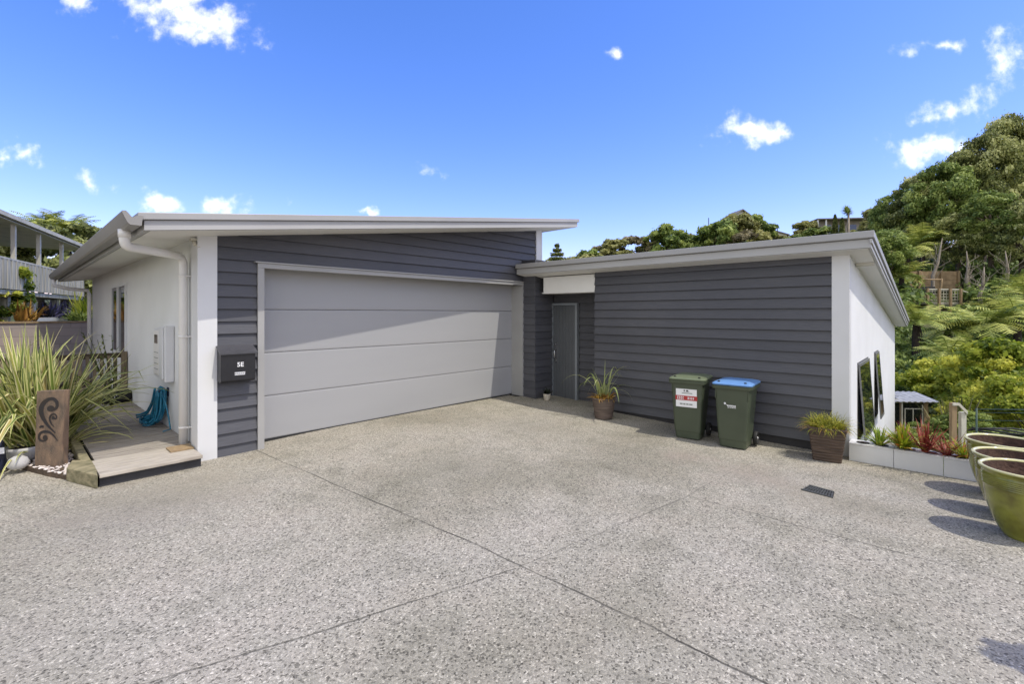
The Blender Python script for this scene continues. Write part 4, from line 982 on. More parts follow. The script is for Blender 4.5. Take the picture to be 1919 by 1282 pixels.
# ---- three glazed bowls
PGp = [(4.83, -.455, 'nearest to the road'), (5.43, -.44, 'middle'), (6.14, -.43, 'farthest')]
LB = ['olive green glazed pot standing closest to the camera, its ribbed side in full view', 'olive green glazed pot standing between the other two glazed pots', 'olive green glazed pot closest to the white planter wall and the plants']
def glazed_profile():
    pr = [(.0, 0), (.125, .0), (.135, .01)]
    for k in range(1, 13):
        t = k / 12; pr.append((.135 + .098 * math.sin(t * math.pi / 2) ** .85, .01 + .34 * t))
    for k in range(6):
        z = .355 + k * .0135; w = .2345 + .0012 * k
        pr += [(w, z), (w + .0055, z + .004), (w + .0055, z + .008), (w, z + .0125)]
    pr += [(.241, .445), (.240, .462), (.254, .466), (.260, .476), (.2585, .487), (.250, .491), (.238, .487), (.235, .476)]
    return pr
base_pot = None
for (x, y, _), lb in zip(PGp, LB):
    if base_pot is None:
        base_pot = thing('glazed_pot', lb, 'pot', (x, y, dz(x, y)), 0, 'glazed pots at the right edge')
        gb_ = MB().lathe(glazed_profile(), 72); gb_.f = gb_.f[:-1]; gb_.tone = gb_.tone[:-1]; gb_.uv = gb_.uv[:-1]; gb_.sm = gb_.sm[:-1]; gb_.build('pot', M['glaze'], base_pot); lb_ = MB(); lb_.lathe([(.0, .375), (.19, .372), (.218, .385), (.230, .44), (.2355, .477), (.0, .375)][:5], 60); lb_.f = lb_.f[:-1]; lb_.tone = lb_.tone[:-1]; lb_.uv = lb_.uv[:-1]; lb_.sm = lb_.sm[:-1]
        lb_.build('lining', M['terra'], base_pot)
        q = base_pot
    else:
        q = copy_tree(base_pot); q['label'] = lb; q.location = (x, y, dz(x, y)); q.rotation_euler.z = x
    if x > 6: q.scale = (1.06, 1.06, 1.04)

# ---- planter wall with rosettes
pw = thing('block_planter', 'low white painted block planter wall running from the house corner behind the glazed pots', 'planter', (6.6, -1, 0))
def pq(o): o.parent = pw; o.matrix_parent_inverse = Matrix.Translation((-6.6, 1, 0)); return o
yb = .775; k = 0; mb = MB(); tops = MB(); holes = MB(); hole_pts = []
while yb > -6.5:
    y1 = yb - .397
    mb.box(6.515, 6.72, y1 + .0035, yb, -.35, .062 + .001 * (k % 2))
    tops.box(6.512, 6.723, y1 + .0030, yb + .0002, .0635 + .001 * (k % 2), .078 + .001 * (k % 2))
    for c_ in (.12, .29):
        if k < 9: pq(MB().lathe([(.0, 0), (.062, 0), (.062, .0015), (.0, .004)], 18, (6.615, yb - c_, .0795 + .001 * (k % 2)), sx=.95, sy=1.0).build('planting_pocket', M['soil']))
    yb = y1; k += 1
pq(mb.build('block_face', M['planterblock'], bevel=.003)); pq(tops.build('capping', M['plantertop']))
def rosette(name, label, cat, x, y, z, mat, n, l0, l1, w, lean, droop, seed, group='rosette plants in the white planter'):
    b = grass(n, .03, l0, l1, w, lean, droop, seed, 0, 6); o = b.build(name, G[mat], loc=(x, y, z)); return tag(o, label, cat, group)
def pr(px, py, X=6.615): # planter position under a photograph column
    r = FW + RT * ((px - CX) / FPX); k = X / r.x; return (X, r.y * k)
for px, name, lab, mat, n, l0, l1, w, lean, droop, sd in (
    (1648, 'agave', 'pale lime striped rosette plant under the open windows, first in the planter', 'lime', 60, .16, .27, .022, (.2, 1.3), (.3, 1.0), 1),
    (1692, 'bromeliad', 'bushy lime and orange bromeliad, second in the white planter', 'limered', 130, .16, .32, .028, (.1, 1.2), (.3, 1.2), 2),
    (1733, 'cordyline', 'upright coppery red cordyline between the lime bromeliad and the red star plant', 'red', 55, .22, .42, .020, (.05, .9), (.1, .7), 3),
    (1775, 'bromeliad', 'spreading star-shaped bright red plant in the middle of the planter', 'red', 62, .20, .40, .018, (.5, 1.45), (-.2, .5), 4),
    (1808, 'grass_tuft', 'lime and orange grass tuft in the planter against the farthest glazed pot', 'limered', 90, .14, .27, .014, (.3, 1.3), (.3, 1.3), 5)):
    x, y = pr(px, 0); rosette(name, lab, name.replace('_', ' '), x, y, .08, mat, n, l0, l1, w, lean, droop, sd)
# ---- potted palm just outside the frame whose shadow reaches into the picture
ox, oy = 3.37, -1.40
pp_ = thing('potted_plant', 'tall clipped standard shrub in a terracotta pot near the lower right corner of the driveway', 'potted plant', (ox, oy, 0))
MB().lathe([(.0, 0), (.12, 0), (.14, .1), (.17, .30), (.18, .31), (.16, .31), (.15, .29)], 28).build('pot', M['terra'], pp_)
MB().tube([(0, 0, .28), (.01, 0, 1.0), (0, 0, 1.95)], .018, 8).build('stem', M['bark'], pp_)
PPLANT = pp_
# ================================================================== vegetation and background
def leaf_arrays(rng, C, N, size, aspect=.55):
    """diamond leaves at C facing N"""
    n = len(C); N = N / np.maximum(np.linalg.norm(N, axis=1, keepdims=True), 1e-6)
    ref = rng.normal(size=(n, 3)); A = np.cross(N, ref); A /= np.maximum(np.linalg.norm(A, axis=1, keepdims=True), 1e-6); B = np.cross(N, A)
    s = size[:, None]
    v = np.stack([C - A * s, C + B * s * aspect + N * s * .12, C + A * s, C - B * s * aspect + N * s * .12], 1)
    return v.reshape(-1, 3)
def quads_mesh(name, V, tone, mat):
    n = len(V) // 4; me = bpy.data.meshes.new(name)
    me.vertices.add(len(V)); me.vertices.foreach_set('co', V.astype(np.float32).ravel())
    me.loops.add(n * 4); me.loops.foreach_set('vertex_index', np.arange(n * 4, dtype=np.int32))
    me.polygons.add(n); me.polygons.foreach_set('loop_start', np.arange(0, n * 4, 4, dtype=np.int32)); me.polygons.foreach_set('loop_total', np.full(n, 4, dtype=np.int32))
    a = me.attributes.new('tone', 'FLOAT', 'FACE'); a.data.foreach_set('value', tone.astype(np.float32))
    me.materials.append(mat); me.update(); me.validate(); return me
def crown_mesh(name, seed, rx, rz, nblob, nleaf, leaf, mat, squash=.75, up=.35, sparse=.0, shape='round'):
    rng = np.random.default_rng(seed)
    th = rng.uniform(0, 2 * np.pi, nblob); cz = rng.uniform(-.75, 1, nblob)
    rad = np.sqrt(np.clip(1 - cz ** 2, 0, 1)) * rng.uniform(.45, .9, nblob)
    if shape == 'cone': rad = (1 - (cz + .75) / 1.75) * rng.uniform(.5, 1.0, nblob) + .06
    C = np.stack([rad * np.cos(th) * rx, rad * np.sin(th) * rx, cz * rz * .82], 1)
    br = rx * rng.uniform(.08, .25, nblob)
    if shape == 'cone': br = rx * rng.uniform(.14, .26, nblob)
    bt = rng.normal(0, .17, nblob)
    pick = rng.choice(nblob, nleaf, p=br ** 2 / (br ** 2).sum())
    D = rng.normal(size=(nleaf, 3)); D /= np.linalg.norm(D, axis=1, keepdims=True)
    r = rng.uniform(.35, 1.08, nleaf) ** .6
    P = C[pick] + D * (br[pick] * r)[:, None] * np.array([1.15, 1.15, squash * .85])
    # ragged twigs that stick out
    k = rng.random(nleaf) < .10; P[k] += D[k] * (br[pick][k] * rng.uniform(.1, .5, k.sum()))[:, None]
    N = D * .8 + rng.normal(size=(nleaf, 3)) * .55 + np.array([0, 0, up])
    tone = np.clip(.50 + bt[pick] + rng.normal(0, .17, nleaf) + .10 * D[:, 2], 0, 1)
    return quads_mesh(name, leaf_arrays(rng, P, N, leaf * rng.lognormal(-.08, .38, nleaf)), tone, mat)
def trunk_mb(h, r, seed, crown_r, lean=(0, 0), limbs=6, start=.45):
    rr = random.Random(seed); b = MB(); pts = []; rad = []
    for i in range(9):
        t = i / 8; pts.append((lean[0] * t * t * h + .04 * h * math.sin(t * 5 + seed) * t, lean[1] * t * t * h + .03 * h * math.cos(t * 4 + seed) * t, h * t)); rad.append(r * (1 - .62 * t) + (r * .35 if i == 0 else 0))
    b.tube(pts, rad, 8)
    for k in range(limbs):
        t = start + (1 - start) * rr.random(); i = min(int(t * 8), 7); p = Vector(pts[i]); a = rr.uniform(0, 6.28); L = crown_r * rr.uniform(.6, 1.0)
        d = Vector((math.cos(a), math.sin(a), rr.uniform(.3, 1.0))).normalized()
        q = [p, p + d * L * .35 + Vector((0, 0, .05 * L)), p + d * L * .7 + Vector((0, 0, .2 * L)), p + d * L + Vector((0, 0, .32 * L))]
        b.tube(q, [r * .45, r * .32, r * .2, r * .07], 6)
    return b
CROWNS = {}
def crown(kind):
    if kind not in CROWNS:
        spec = dict(
            big1=(1, 3.6, 4.2, 120, 27000, .105, 'dark'), big2=(2, 3.6, 4.6, 130, 29000, .105, 'dark'), bigm=(3, 3.4, 3.6, 110, 25000, .105, 'mid'),
            far1=(4, 3.2, 2.6, 34, 9000, .20, 'olive'), far2=(5, 3.2, 2.8, 36, 9000, .20, 'mid'), far3=(6, 3.0, 2.4, 30, 7000, .20, 'brownish'),
            bushy=(7, 1.5, 1.3, 60, 26000, .05, 'yellow'), bushg=(8, 1.5, 1.2, 50, 19000, .06, 'mid'), bushd=(9, 1.5, 1.2, 36, 11000, .08, 'dark'), lefty=(10, 1.2, 1.6, 44, 16000, .05, 'yellow'))[kind]
        sd, rx, rz, nb, nl, lf, mt_ = spec; CROWNS[kind] = crown_mesh('crown', sd, rx, rz, nb, nl, lf, G[mt_])
    return CROWNS[kind]
def tree(name, label, cat, p, kind, scale, h, r, seed, group=None, trunkmat='bark', lean=(0, 0), crown_z=None, rot=None, sz=1.0, limbs=6):
    """p: foot of the trunk; h: trunk height; the crown is centred near its top"""
    t = thing(name, label, cat, p, rot if rot is not None else seed * 1.7, group)
    me = crown(kind); o = bpy.data.objects.new('crown', me); COL.objects.link(o); o.parent = t; o.scale = (scale, scale, scale * sz)
    o.location = (lean[0] * h, lean[1] * h, crown_z if crown_z is not None else h)
    trunk_mb(h, r, seed, 3 * scale * (.36 if kind[:4] in ('bush', 'left') else 1) , lean, limbs).build('trunk', M[trunkmat], t)
    return t
def foot(px, d, extra=0):
    q = at(px, 0, d); return Vector((q.x, q.y, tz(q.x, q.y) + extra))
def tree_at(name, label, cat, px, ytop, d, kind, scale, seed, rz_kind, r=.2, sz=1.0, **kw):
    """crown top reaches row ytop of the photograph at depth d"""
    f = foot(px, d, -.15); ztop = at(px, ytop, d).z; cz = ztop - rz_kind * scale * sz - f.z
    kw.setdefault('crown_z', cz)
    return tree(name, label, cat, f, kind, scale, max(cz + .3 * rz_kind * scale * sz, .6), r, seed, sz=sz, **kw)
TG = 'tall trees on the right hillside'
for i, (px, yt, d, kind, s, sz, lab) in enumerate((
    (1884, 206, 31, 'big2', .60, 1.75, 'tallest dark evergreen, its top the highest point of the hillside'),
    (1930, 214, 32, 'big1', .68, 1.8, 'tall evergreen cut off by the right edge beside the tallest one'),
    (1842, 240, 30.5, 'big1', .56, 1.7, 'narrow dark evergreen immediately left of the tallest one'),
    (1803, 272, 31, 'big2', .52, 1.55, 'upright evergreen at the notch of the hillside skyline'),
    (1764, 294, 30, 'bigm', .58, 1.45, 'lighter upright tree above the timber lookout deck'),
    (1722, 318, 31.5, 'big2', .55, 1.3, 'rounded dark evergreen left of the lighter upright tree'),
    (1686, 350, 33, 'bigm', .55, 1.25, 'green tree stepping down the skyline just right of the lower roof'),
    (1858, 352, 27, 'bigm', .50, 1.1, 'lighter tree standing in front of the narrow dark evergreen'),
    (1912, 372, 26, 'big1', .52, 1.0, 'dark tree hanging low in front of the tallest evergreens'),
    (1797, 395, 28, 'big1', .40, 1.1, 'small dark tree right of the bare leaning trunk'),
    (1655, 425, 24, 'bigm', .40, 1.0, 'bushy green tree rising just behind the lower roof corner'))):
    rzk = {'big1': 4.2, 'big2': 4.6, 'bigm': 3.6}[kind]
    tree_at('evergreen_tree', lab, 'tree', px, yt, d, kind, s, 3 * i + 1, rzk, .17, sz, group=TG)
tree_at('broadleaf_tree', 'small yellowish tree beside the corner of the lower roof', 'tree', 1655, 385, 36, 'far1', .62, 7, 2.6, .14)
# pale bare leaning trunks
for px, y0, y1, d, s, lab in ((1744, 562, 446, 25.2, 1, 'pale leaning tree trunk beside the timber lookout deck'), (1897, 560, 470, 24.5, -.6, 'pale bare trunk among the ferns near the right edge'), (1818, 560, 470, 25.5, -.3, 'slim brown bare trunk between the lookout deck and the right edge'), (1838, 575, 500, 23, .3, 'thin forked dead tree above the tree ferns')):
    a = at(px, y0, d); a.z = min(a.z, tz(a.x, a.y) + .1); b = at(px + 22 * s, y1, d); t = thing('bare_tree', lab, 'tree', a, 0, 'bare trunks on the hillside')
    L = b - a; mb = MB(); mb.tube([(0, 0, 0), L * .2 + Vector((.10, .0, 0)), L * .4 + Vector((-.06, .1, 0)), L * .6 + Vector((.08, 0, 0)), L * .8 + Vector((-.05, 0, 0)), L], [.10, .085, .08, .07, .045, .012], 8); mb.build('trunk', M['barkpale'], t)
    mb = MB(); rr = random.Random(int(px))
    for k in range(10):
        q = L * rr.uniform(.3, .8); dd = Vector((rr.uniform(-1, 1), rr.uniform(-1, 1), rr.uniform(.2, 1))); k1_ = Vector((rr.uniform(-.15, .15), rr.uniform(-.15, .15), rr.uniform(-.05, .15))); e_ = q + dd * .35 + k1_
        mb.tube([q, q + dd * .18, e_, q + dd * .55 + k1_ * 1.5, q + dd * .8 + Vector((.15, 0, .25))], [.020, .016, .012, .008, .003], 5)
        mb.tube([e_, e_ + Vector((rr.uniform(-.3, .3), rr.uniform(-.3, .3), .3))], [.009, .003], 4)
    mb.build('branch', M['barkpale'], t)

# ---- tree ferns
def fern_crown(seed, L=1.5, n=28, mat='fern'):
    rr = random.Random(seed); b = MB()
    for i in range(n):
        az = i * 2.39996 + rr.uniform(-.2, .2); lean = rr.uniform(.55, 1.35); ln = L * rr.uniform(.8, 1.1); tone0 = rr.uniform(.1, .95)
        d = Vector((math.cos(az) * math.sin(lean), math.sin(az) * math.sin(lean), math.cos(lean))); p = Vector((0, 0, 0)); side = Vector((-math.sin(az), math.cos(az), 0))
        pts = [p.copy()]; m = 20; droop = rr.uniform(1.0, 1.9)
        for k in range(m):
            t = (k + 1) / m; p = p + d * (ln / m); d = (d + Vector((0, 0, -1)) * droop / m * (.3 + 1.2 * t)).normalized(); pts.append(p.copy())
            if k < 2: continue
            w = ln * .25 * math.sin(math.pi * min(1, .12 + .88 * t)) ** .8 * (1 if t < .97 else .5); up = side.cross(d).normalized()
            for s in (-1, 1):
                tipv = p + side * s * w + d * w * .35 - Vector((0, 0, w * rr.uniform(.15, .45))); wd = d * ln * .017
                b.poly([p - wd, p + wd, tipv + wd * .3, tipv - wd * .3], min(1, max(0, tone0 + rr.uniform(-.2, .2) + .1 * t)))
        for q0, q1 in zip(pts[:-1:3], pts[3::3]): b.poly([q0 - side * .012, q0 + side * .012, q1 + side * .008, q1 - side * .008], .1)
    return b
FC = [fern_crown(100 + k).build('fronds', G['fern']) for k in range(3)]
FM = [o.data for o in FC]
for o in FC: bpy.data.objects.remove(o)
def tree_fern(label, px, ycrown, d, s, seed, group='tree ferns below the lookout deck', trunkr=.13):
    f = foot(px, d, -.2); z = at(px, ycrown, d).z; h = max(.5, z - f.z)
    t = thing('tree_fern', label, 'tree fern', f, seed * 1.1, group)
    o = bpy.data.objects.new('crown', FM[seed % 3]); COL.objects.link(o); o.parent = t; o.location = (0, 0, h); o.scale = (s, s, s)
    b = MB(); b.tube([(0, 0, 0), (.03, .02, h * .4), (-.02, .03, h * .75), (0, 0, h + .05)], [trunkr * 1.25, trunkr, trunkr * .9, trunkr * .8], 9)
    rr = random.Random(seed)
    for k in range(26):    # skirt of dead stalks
        a = rr.uniform(0, 6.28); z0 = h * rr.uniform(.72, 1.0); l = rr.uniform(.2, .5)
        b.poly([(trunkr * math.cos(a), trunkr * math.sin(a), z0), (trunkr * math.cos(a + .3), trunkr * math.sin(a + .3), z0), ((trunkr + .1) * math.cos(a + .1), (trunkr + .1) * math.sin(a + .1), z0 - l)])
    b.build('trunk', M['fernbark'], t); return t
for i, (px, y, d, s, lab) in enumerate((
    (1718, 606, 17.5, .85, 'tree fern on a tall dark trunk nearest to the lower roof end'),
    (1776, 622, 18.5, .95, 'tree fern directly below the timber lookout deck'),
    (1846, 612, 17.5, 1.1, 'broad tree fern with flat fronds right of the lookout deck'),
    (1905, 600, 18.5, 1.1, 'tree fern with wide pale fronds at the right edge'),
    (1945, 560, 20, 1.1, 'tree fern half cut off by the right edge of the photo'),
    (1885, 572, 22, 1.0, 'upper tree fern standing behind the row right of the deck'),
    (1915, 548, 23, 1.05, 'highest tree fern against the dark trees at the right edge'),
    (1862, 590, 22, .8, 'small tree fern between the lookout deck and the broad ferns'),
    (1700, 470, 27, 1.2, 'tree fern high on the bank just right of the roof verge'),
    (1728, 452, 29, 1.2, 'tree fern above the clay bank, second from the roof'),
    (1690, 520, 24, .9, 'tree fern peeping over the roof verge at mid height'),
    (1850, 690, 13, .7, 'low fern growing inside the yellow-green shrubs'),
    (1780, 668, 14.5, .75, 'dark low fern beneath the tree fern trunks'))):
    tree_fern(lab, px, y, d, s, i)
for i, (px, y, d, s, lab) in enumerate(((78, 425, 27, 1.15, 'tree fern over the neighbour roof, leftmost'), (128, 432, 26, 1.15, 'tree fern over the neighbour roof, middle one with long fronds'), (158, 470, 30, 1.2, 'tree fern half hidden behind the garage gutter'), (118, 470, 31, 1.0, 'tree fern seen between the balcony posts'))):
    tree_fern(lab, px, y, d, s, i + 20, 'tree ferns behind the neighbouring house')

# ---- shrubs on the slope beyond the planter
SG = 'shrubs on the slope beyond the planter'
for i, (px, yt, d, kind, s, sz, lab) in enumerate((
    (1885, 628, 11.5, 'bushy', 1.0, 1.0, 'big yellow-green shrub at the right edge above the handrail'),
    (1812, 655, 13, 'bushy', .95, .9, 'yellow-green shrub left of the biggest one'),
    (1945, 690, 9.5, 'bushy', .8, 1.0, 'yellow-green shrub cut by the right edge near the railing'),
    (1745, 690, 14.5, 'bushg', .95, .8, 'leafy green shrub behind the little glasshouse'),
    (1700, 672, 16, 'bushg', .9, .9, 'green shrub rising behind the white end wall'),
    (1765, 735, 12.5, 'bushd', .55, .9, 'dark shrub immediately right of the glasshouse'),
    (1835, 740, 10.5, 'bushy', .55, .9, 'small yellow shrub behind the timber handrail post'),
    (1720, 640, 19, 'bushd', .9, 1.0, 'dark shrub between the tree fern trunks on the left'),
    (1800, 640, 17, 'bushd', .9, 1.0, 'dark shrub between the tree fern trunks on the right'),
    (1870, 650, 16.5, 'bushg', .9, .9, 'green shrub under the broad tree ferns'),
    (1790, 795, 8.8, 'bushg', .33, .8, 'pale-leaved low plant right behind the red star plant'),
    (1745, 812, 8.6, 'bushd', .36, .7, 'low dark groundcover shrub behind the copper cordyline'),
    (1905, 800, 8.2, 'bushg', .45, .8, 'low green shrub behind the black pipe'),
    (1762, 782, 9.6, 'bushg', .36, .9, 'bright green shrub crowding the right side of the glasshouse'),
    (1815, 770, 8.8, 'bushg', .34, .9, 'small green shrub pushing up behind the white stair rail'))):
    rzk = {'bushy': 1.3, 'bushg': 1.2, 'bushd': 1.2}[kind]
    f = foot(px, d, 0); ztop = at(px, yt, d).z
    tree('shrub', lab, 'shrub', f, kind, s, max(.4, ztop - rzk * s * sz * .9 - f.z), .05, i + 30, SG, crown_z=ztop - rzk * s * sz - f.z, sz=sz, limbs=5)
# dark flax clump
f = foot(1795, 9.6); b = grass(46, .16, .9, 1.35, .07, (.02, .45), (.05, .6), 61, 0, 7)
tag(b.build('flax', G['flaxdark'], loc=(f.x, f.y, at(1795, 745, 9.6).z - 1.15)), 'upright olive flax clump between the glasshouse and the handrail', 'flax')
# undergrowth: one mass nobody could count
rng = np.random.default_rng(5); V = []; T = []
def scatter(n, d0, d1, u0, u1, size, leaf, per, tmean, hz=(.1, .9)):
    global V, T
    d = d0 + (d1 - d0) * rng.random(n); u = rng.uniform(u0, u1, n)
    X = d * FW.x + u * d * RT.x; Y = d * FW.y + u * d * RT.y; Z = terrain(X, Y) + rng.uniform(*hz, n) * size
    ok = ~((X > 6.2) & (X < 14.3) & (Y > .3) & (Y < 6.2)) & ~((X > .6) & (X < 7.6) & (Y > 5) & (Y < 16)) & (X > 6.9)
    ok &= ~((u > .855) & (u < .985) & (d > 19.5) & (d < 28.5))
    bt = np.clip(rng.normal(tmean, .14, n), .05, .95)
    for x, y, z, t, o in zip(X, Y, Z, bt, ok):
        if not o: continue
        D = rng.normal(size=(per, 3)); D /= np.linalg.norm(D, axis=1, keepdims=True); D[:, 2] = np.abs(D[:, 2]) * .9 - .1
        s = size * rng.uniform(.6, 1.3); P = np.array([x, y, z]) + D * s * rng.uniform(.5, 1, (per, 1)) * np.array([1, 1, .75])
        V.append(leaf_arrays(rng, P, D + rng.normal(size=(per, 3)) * .5 + [0, 0, .3], leaf * rng.uniform(.6, 1.3, per))); T.append(np.clip(t + rng.normal(0, .15, per), 0, 1))
scatter(420, 7.2, 13, .62, 1.25, .42, .05, 110, .45)
scatter(380, 13, 22, .60, 1.25, .75, .09, 130, .36)
scatter(260, 22, 34, .55, 1.25, 1.1, .14, 120, .34)
o = bpy.data.objects.new('undergrowth', quads_mesh('undergrowth', np.concatenate(V), np.concatenate(T), G['mid'])); COL.objects.link(o)
tag(o, 'tangled green undergrowth covering the slope', 'undergrowth', kind='stuff')
V, T = [], []
scatter(520, 38, 74, -.05, 1.25, 1.7, .22, 110, .5, (-.1, .5)); scatter(260, 50, 62, .08, .85, 1.6, .2, 150, .55, (.1, 1.4))
scatter(200, 55, 85, -1.2, -.05, 1.9, .3, 70, .4, (-.1, .5))
o = bpy.data.objects.new('hillside_bush', quads_mesh('hillside_bush', np.concatenate(V), np.concatenate(T), G['olive'])); COL.objects.link(o)
tag(o, 'far bushy cover of the ridge', 'bush', kind='stuff')

o = bpy.data.objects.new('foliage', crown('bushg')); COL.objects.link(o); o.parent = PPLANT; o.location = (0, 0, 2.0); o.scale = (.095, .095, .12)
# ---- skyline trees on the ridge
RG = 'trees along the far ridge'
for i, (px, yt, d, kind, s, sz, lab) in enumerate((
    (1106, 466, 52, 'far2', .55, .9, 'round green ridge tree lowest on the left of the skyline group'),
    (1150, 446, 54, 'far1', .80, .9, 'olive ridge tree with a broad top, second from the left'),
    (1190, 442, 56, 'far3', .85, .9, 'dry brownish ridge tree left of the pointed green one'),
    (1250, 419, 54, 'far2', .95, 1.05, 'pointed dark green ridge tree above the middle of the lower roof'),
    (1287, 438, 58, 'far1', .55, 1.0, 'small ridge tree right of the pointed green one'),
    (1345, 412, 50, 'far2', .95, 1.0, 'large dense ridge tree just below the gable'),
    (1385, 400, 54, 'far1', 1.0, 1.0, 'ridge tree directly in front of the gable'),
    (1412, 402, 56, 'far2', .85, 1.0, 'ridge tree right of the gable'),
    (1392, 432, 48, 'far3', .75, .9, 'dry grey-brown ridge tree in front of the big green ones'),
    (1462, 440, 56, 'far1', .7, .7, 'low olive ridge tree where the skyline dips'),
    (1512, 414, 56, 'far1', .72, .9, 'yellowish ridge tree left of the white-posted house'),
    (1538, 424, 52, 'far2', .6, .8, 'green ridge tree covering the corner of the white-posted house'),
    (1625, 426, 50, 'far2', .55, .8, 'low green ridge tree right of the cabbage tree'),
    (1128, 460, 57, 'far3', .6, .9, 'brownish ridge tree filling in behind the lowest green one'),
    (1218, 441, 57, 'far1', .6, .9, 'olive ridge tree tucked left of the pointed green one'),
    (1312, 440, 55, 'far2', .6, .9, 'green ridge tree below the thin dark pole'),
    (1488, 440, 54, 'far2', .55, .8, 'low green ridge tree just right of the skyline dip'),
    (1606, 430, 52, 'far1', .5, .8, 'low olive ridge tree at the foot of the cabbage tree'),
    (1655, 410, 46, 'far1', .75, .9, 'yellow-green ridge tree meeting the tall trees'))):
    rzk = {'far1': 2.6, 'far2': 2.8, 'far3': 2.4}[kind]; s_ = s
    f = foot(px, d, -.5); ztop = at(px, yt, d).z; cz = ztop - rzk * s_ * sz - f.z
    if cz < .3: f.z -= (.6 - cz); cz = .6
    tree('ridge_tree', lab, 'tree', f, kind, s_, cz, .14 * s_, i + 60, RG, crown_z=cz, sz=sz, limbs=4)
# tiered conifer
f = foot(1044, 48, -.5); zt = at(1044, 456, 48).z; hh = zt - f.z
t = thing('conifer', 'dark tiered conifer standing alone between the two roofs', 'tree', f)
V, T = [], []
for k in range(9):
    zc = hh - .25 - k * .42; rr_ = .22 + k * .22; n = 500; a = rng.uniform(0, 6.28, n); q = np.sqrt(rng.random(n)) * rr_
    P = np.stack([q * np.cos(a), q * np.sin(a), zc + rng.normal(0, .07, n) - q * .12], 1); V.append(leaf_arrays(rng, P, rng.normal(size=(n, 3)) + [0, 0, 1.2], rng.uniform(.07, .15, n))); T.append(np.clip(rng.normal(.35, .2, n), 0, 1))
o = bpy.data.objects.new('crown', quads_mesh('crown', np.concatenate(V), np.concatenate(T), G['dark'])); COL.objects.link(o); o.parent = t
MB().tube([(0, 0, 0), (0, 0, hh)], [.14, .02], 8).build('trunk', M['bark'], t)
# cabbage tree and columnar cypresses
f = foot(1590, 50, -.5); z0 = at(1590, 398, 50).z; hh = z0 - f.z
t = thing('cabbage_tree', 'spiky-headed cabbage tree on a bare stem on the skyline', 'tree', f)
b = MB(); b.tube([(0, 0, 0), (.05, 0, hh * .5), (0, 0, hh)], [.17, .13, .1], 8); b.build('trunk', M['barkpale'], t)
b = MB(); rr = random.Random(4)
for hx, hy, hz_ in ((0, 0, 0), (.3, .1, -.05), (-.3, .05, -.05), (0, .2, .25)):
    for k in range(70): b.blade((hx, hy, hh + hz_), rr.uniform(0, 6.28), rr.uniform(.05, 1.9), rr.uniform(.45, .75), .07, rr.uniform(.2, 1), 4, tone=rr.random())
b.build('crown', G['mid'], t)
for px, yt, d, lab in ((1565, 402, 51, 'slim dark columnar cypress, left of the pair on the skyline'), (1578, 408, 50, 'slim dark columnar cypress, right of the pair beside the cabbage tree')):
    f = foot(px, d, -.5); hh = at(px, yt, d).z - f.z; t = thing('cypress', lab, 'tree', f, 0, 'cypresses on the skyline')
    n = 2600; z = rng.random(n); a = rng.uniform(0, 6.28, n); q = .36 * np.sqrt(np.clip(1 - z, 0, 1)) * rng.uniform(.6, 1.1, n)
    zz_ = np.maximum(hh - 3.2, .2) + z * np.minimum(3.2, hh)
    P = np.stack([q * np.cos(a), q * np.sin(a), zz_], 1); o = bpy.data.objects.new('crown', quads_mesh('crown', leaf_arrays(rng, P, P * [1, 1, 0] + rng.normal(size=(n, 3)) * .3, rng.uniform(.06, .12, n)), np.clip(rng.normal(.3, .2, n), 0, 1), G['dark'])); COL.objects.link(o); o.parent = t
    MB().tube([(0, 0, 0), (0, 0, hh * .8)], [.1, .04], 6).build('trunk', M['bark'], t)

# ---- houses on the ridge
def basis(p, rz): return Matrix.Translation(p) @ Matrix.Rotation(rz, 4, 'Z')
p = at(1390, 392, 62); f0 = tz(p.x, p.y) - 1
t = thing('hilltop_house', 'hilltop house showing only the top of its grey gable above the trees', 'house', (p.x, p.y, f0), TH - R(90) + R(8)); hh = p.z - f0
MB().prism([(-1.5, 0, 0), (1.5, 0, 0), (1.5, 0, hh - 1.0), (0, 0, hh - .12), (-1.5, 0, hh - 1.0)], (0, 2.2, 0)).build('wall', M['oldpaint'], t, recalc=True)
MB().prism([(-1.75, -.3, hh - 1.15), (0, -.3, hh), (1.75, -.3, hh - 1.15), (1.75, -.3, hh - 1.3), (0, -.3, hh - .14), (-1.75, -.3, hh - 1.3)], (0, 2.6, 0)).build('roof', M['tiles'], t, recalc=True)
p = at(1566, 416, 58); f0 = tz(p.x, p.y) - 1; hh = p.z - f0 + .35
t = thing('hilltop_house', 'low hilltop house with white posts and a flat roof beside the cabbage tree', 'house', (p.x, p.y, f0), TH - R(90) - R(6))
MB().box(-1.2, 4.2, 1.2, 6, 0, hh).build('wall', M['concblock'], t)
MB().box(-2.2, 4.6, -.2, 6.3, hh + .003, hh + .12).build('roof', M['tiles'], t)
for k in range(4): MB().box(-2.1 + k * .95, -1.96 + k * .95, 0, .14, 0, hh).build('post', M['trimwhite'], t)
for k in range(3): MB().box(-.7 + k * 1.5, .1 + k * 1.5, 1.17, 1.198, hh - 1.5, hh - .5).build('window', M['glassdark'], t)
p = at(1440, 428, 63); f0 = tz(p.x, p.y) - 1; hh = p.z - f0
t = thing('hilltop_house', 'pale gabled hilltop house right of the large ridge trees', 'house', (p.x, p.y, f0), TH - R(90) - R(20))
MB().prism([(-2.2, 0, 0), (2.2, 0, 0), (2.2, 0, hh - .9), (0, 0, hh - .1), (-2.2, 0, hh - .9)], (0, 6, 0)).build('wall', M['oldpaint'], t, recalc=True)
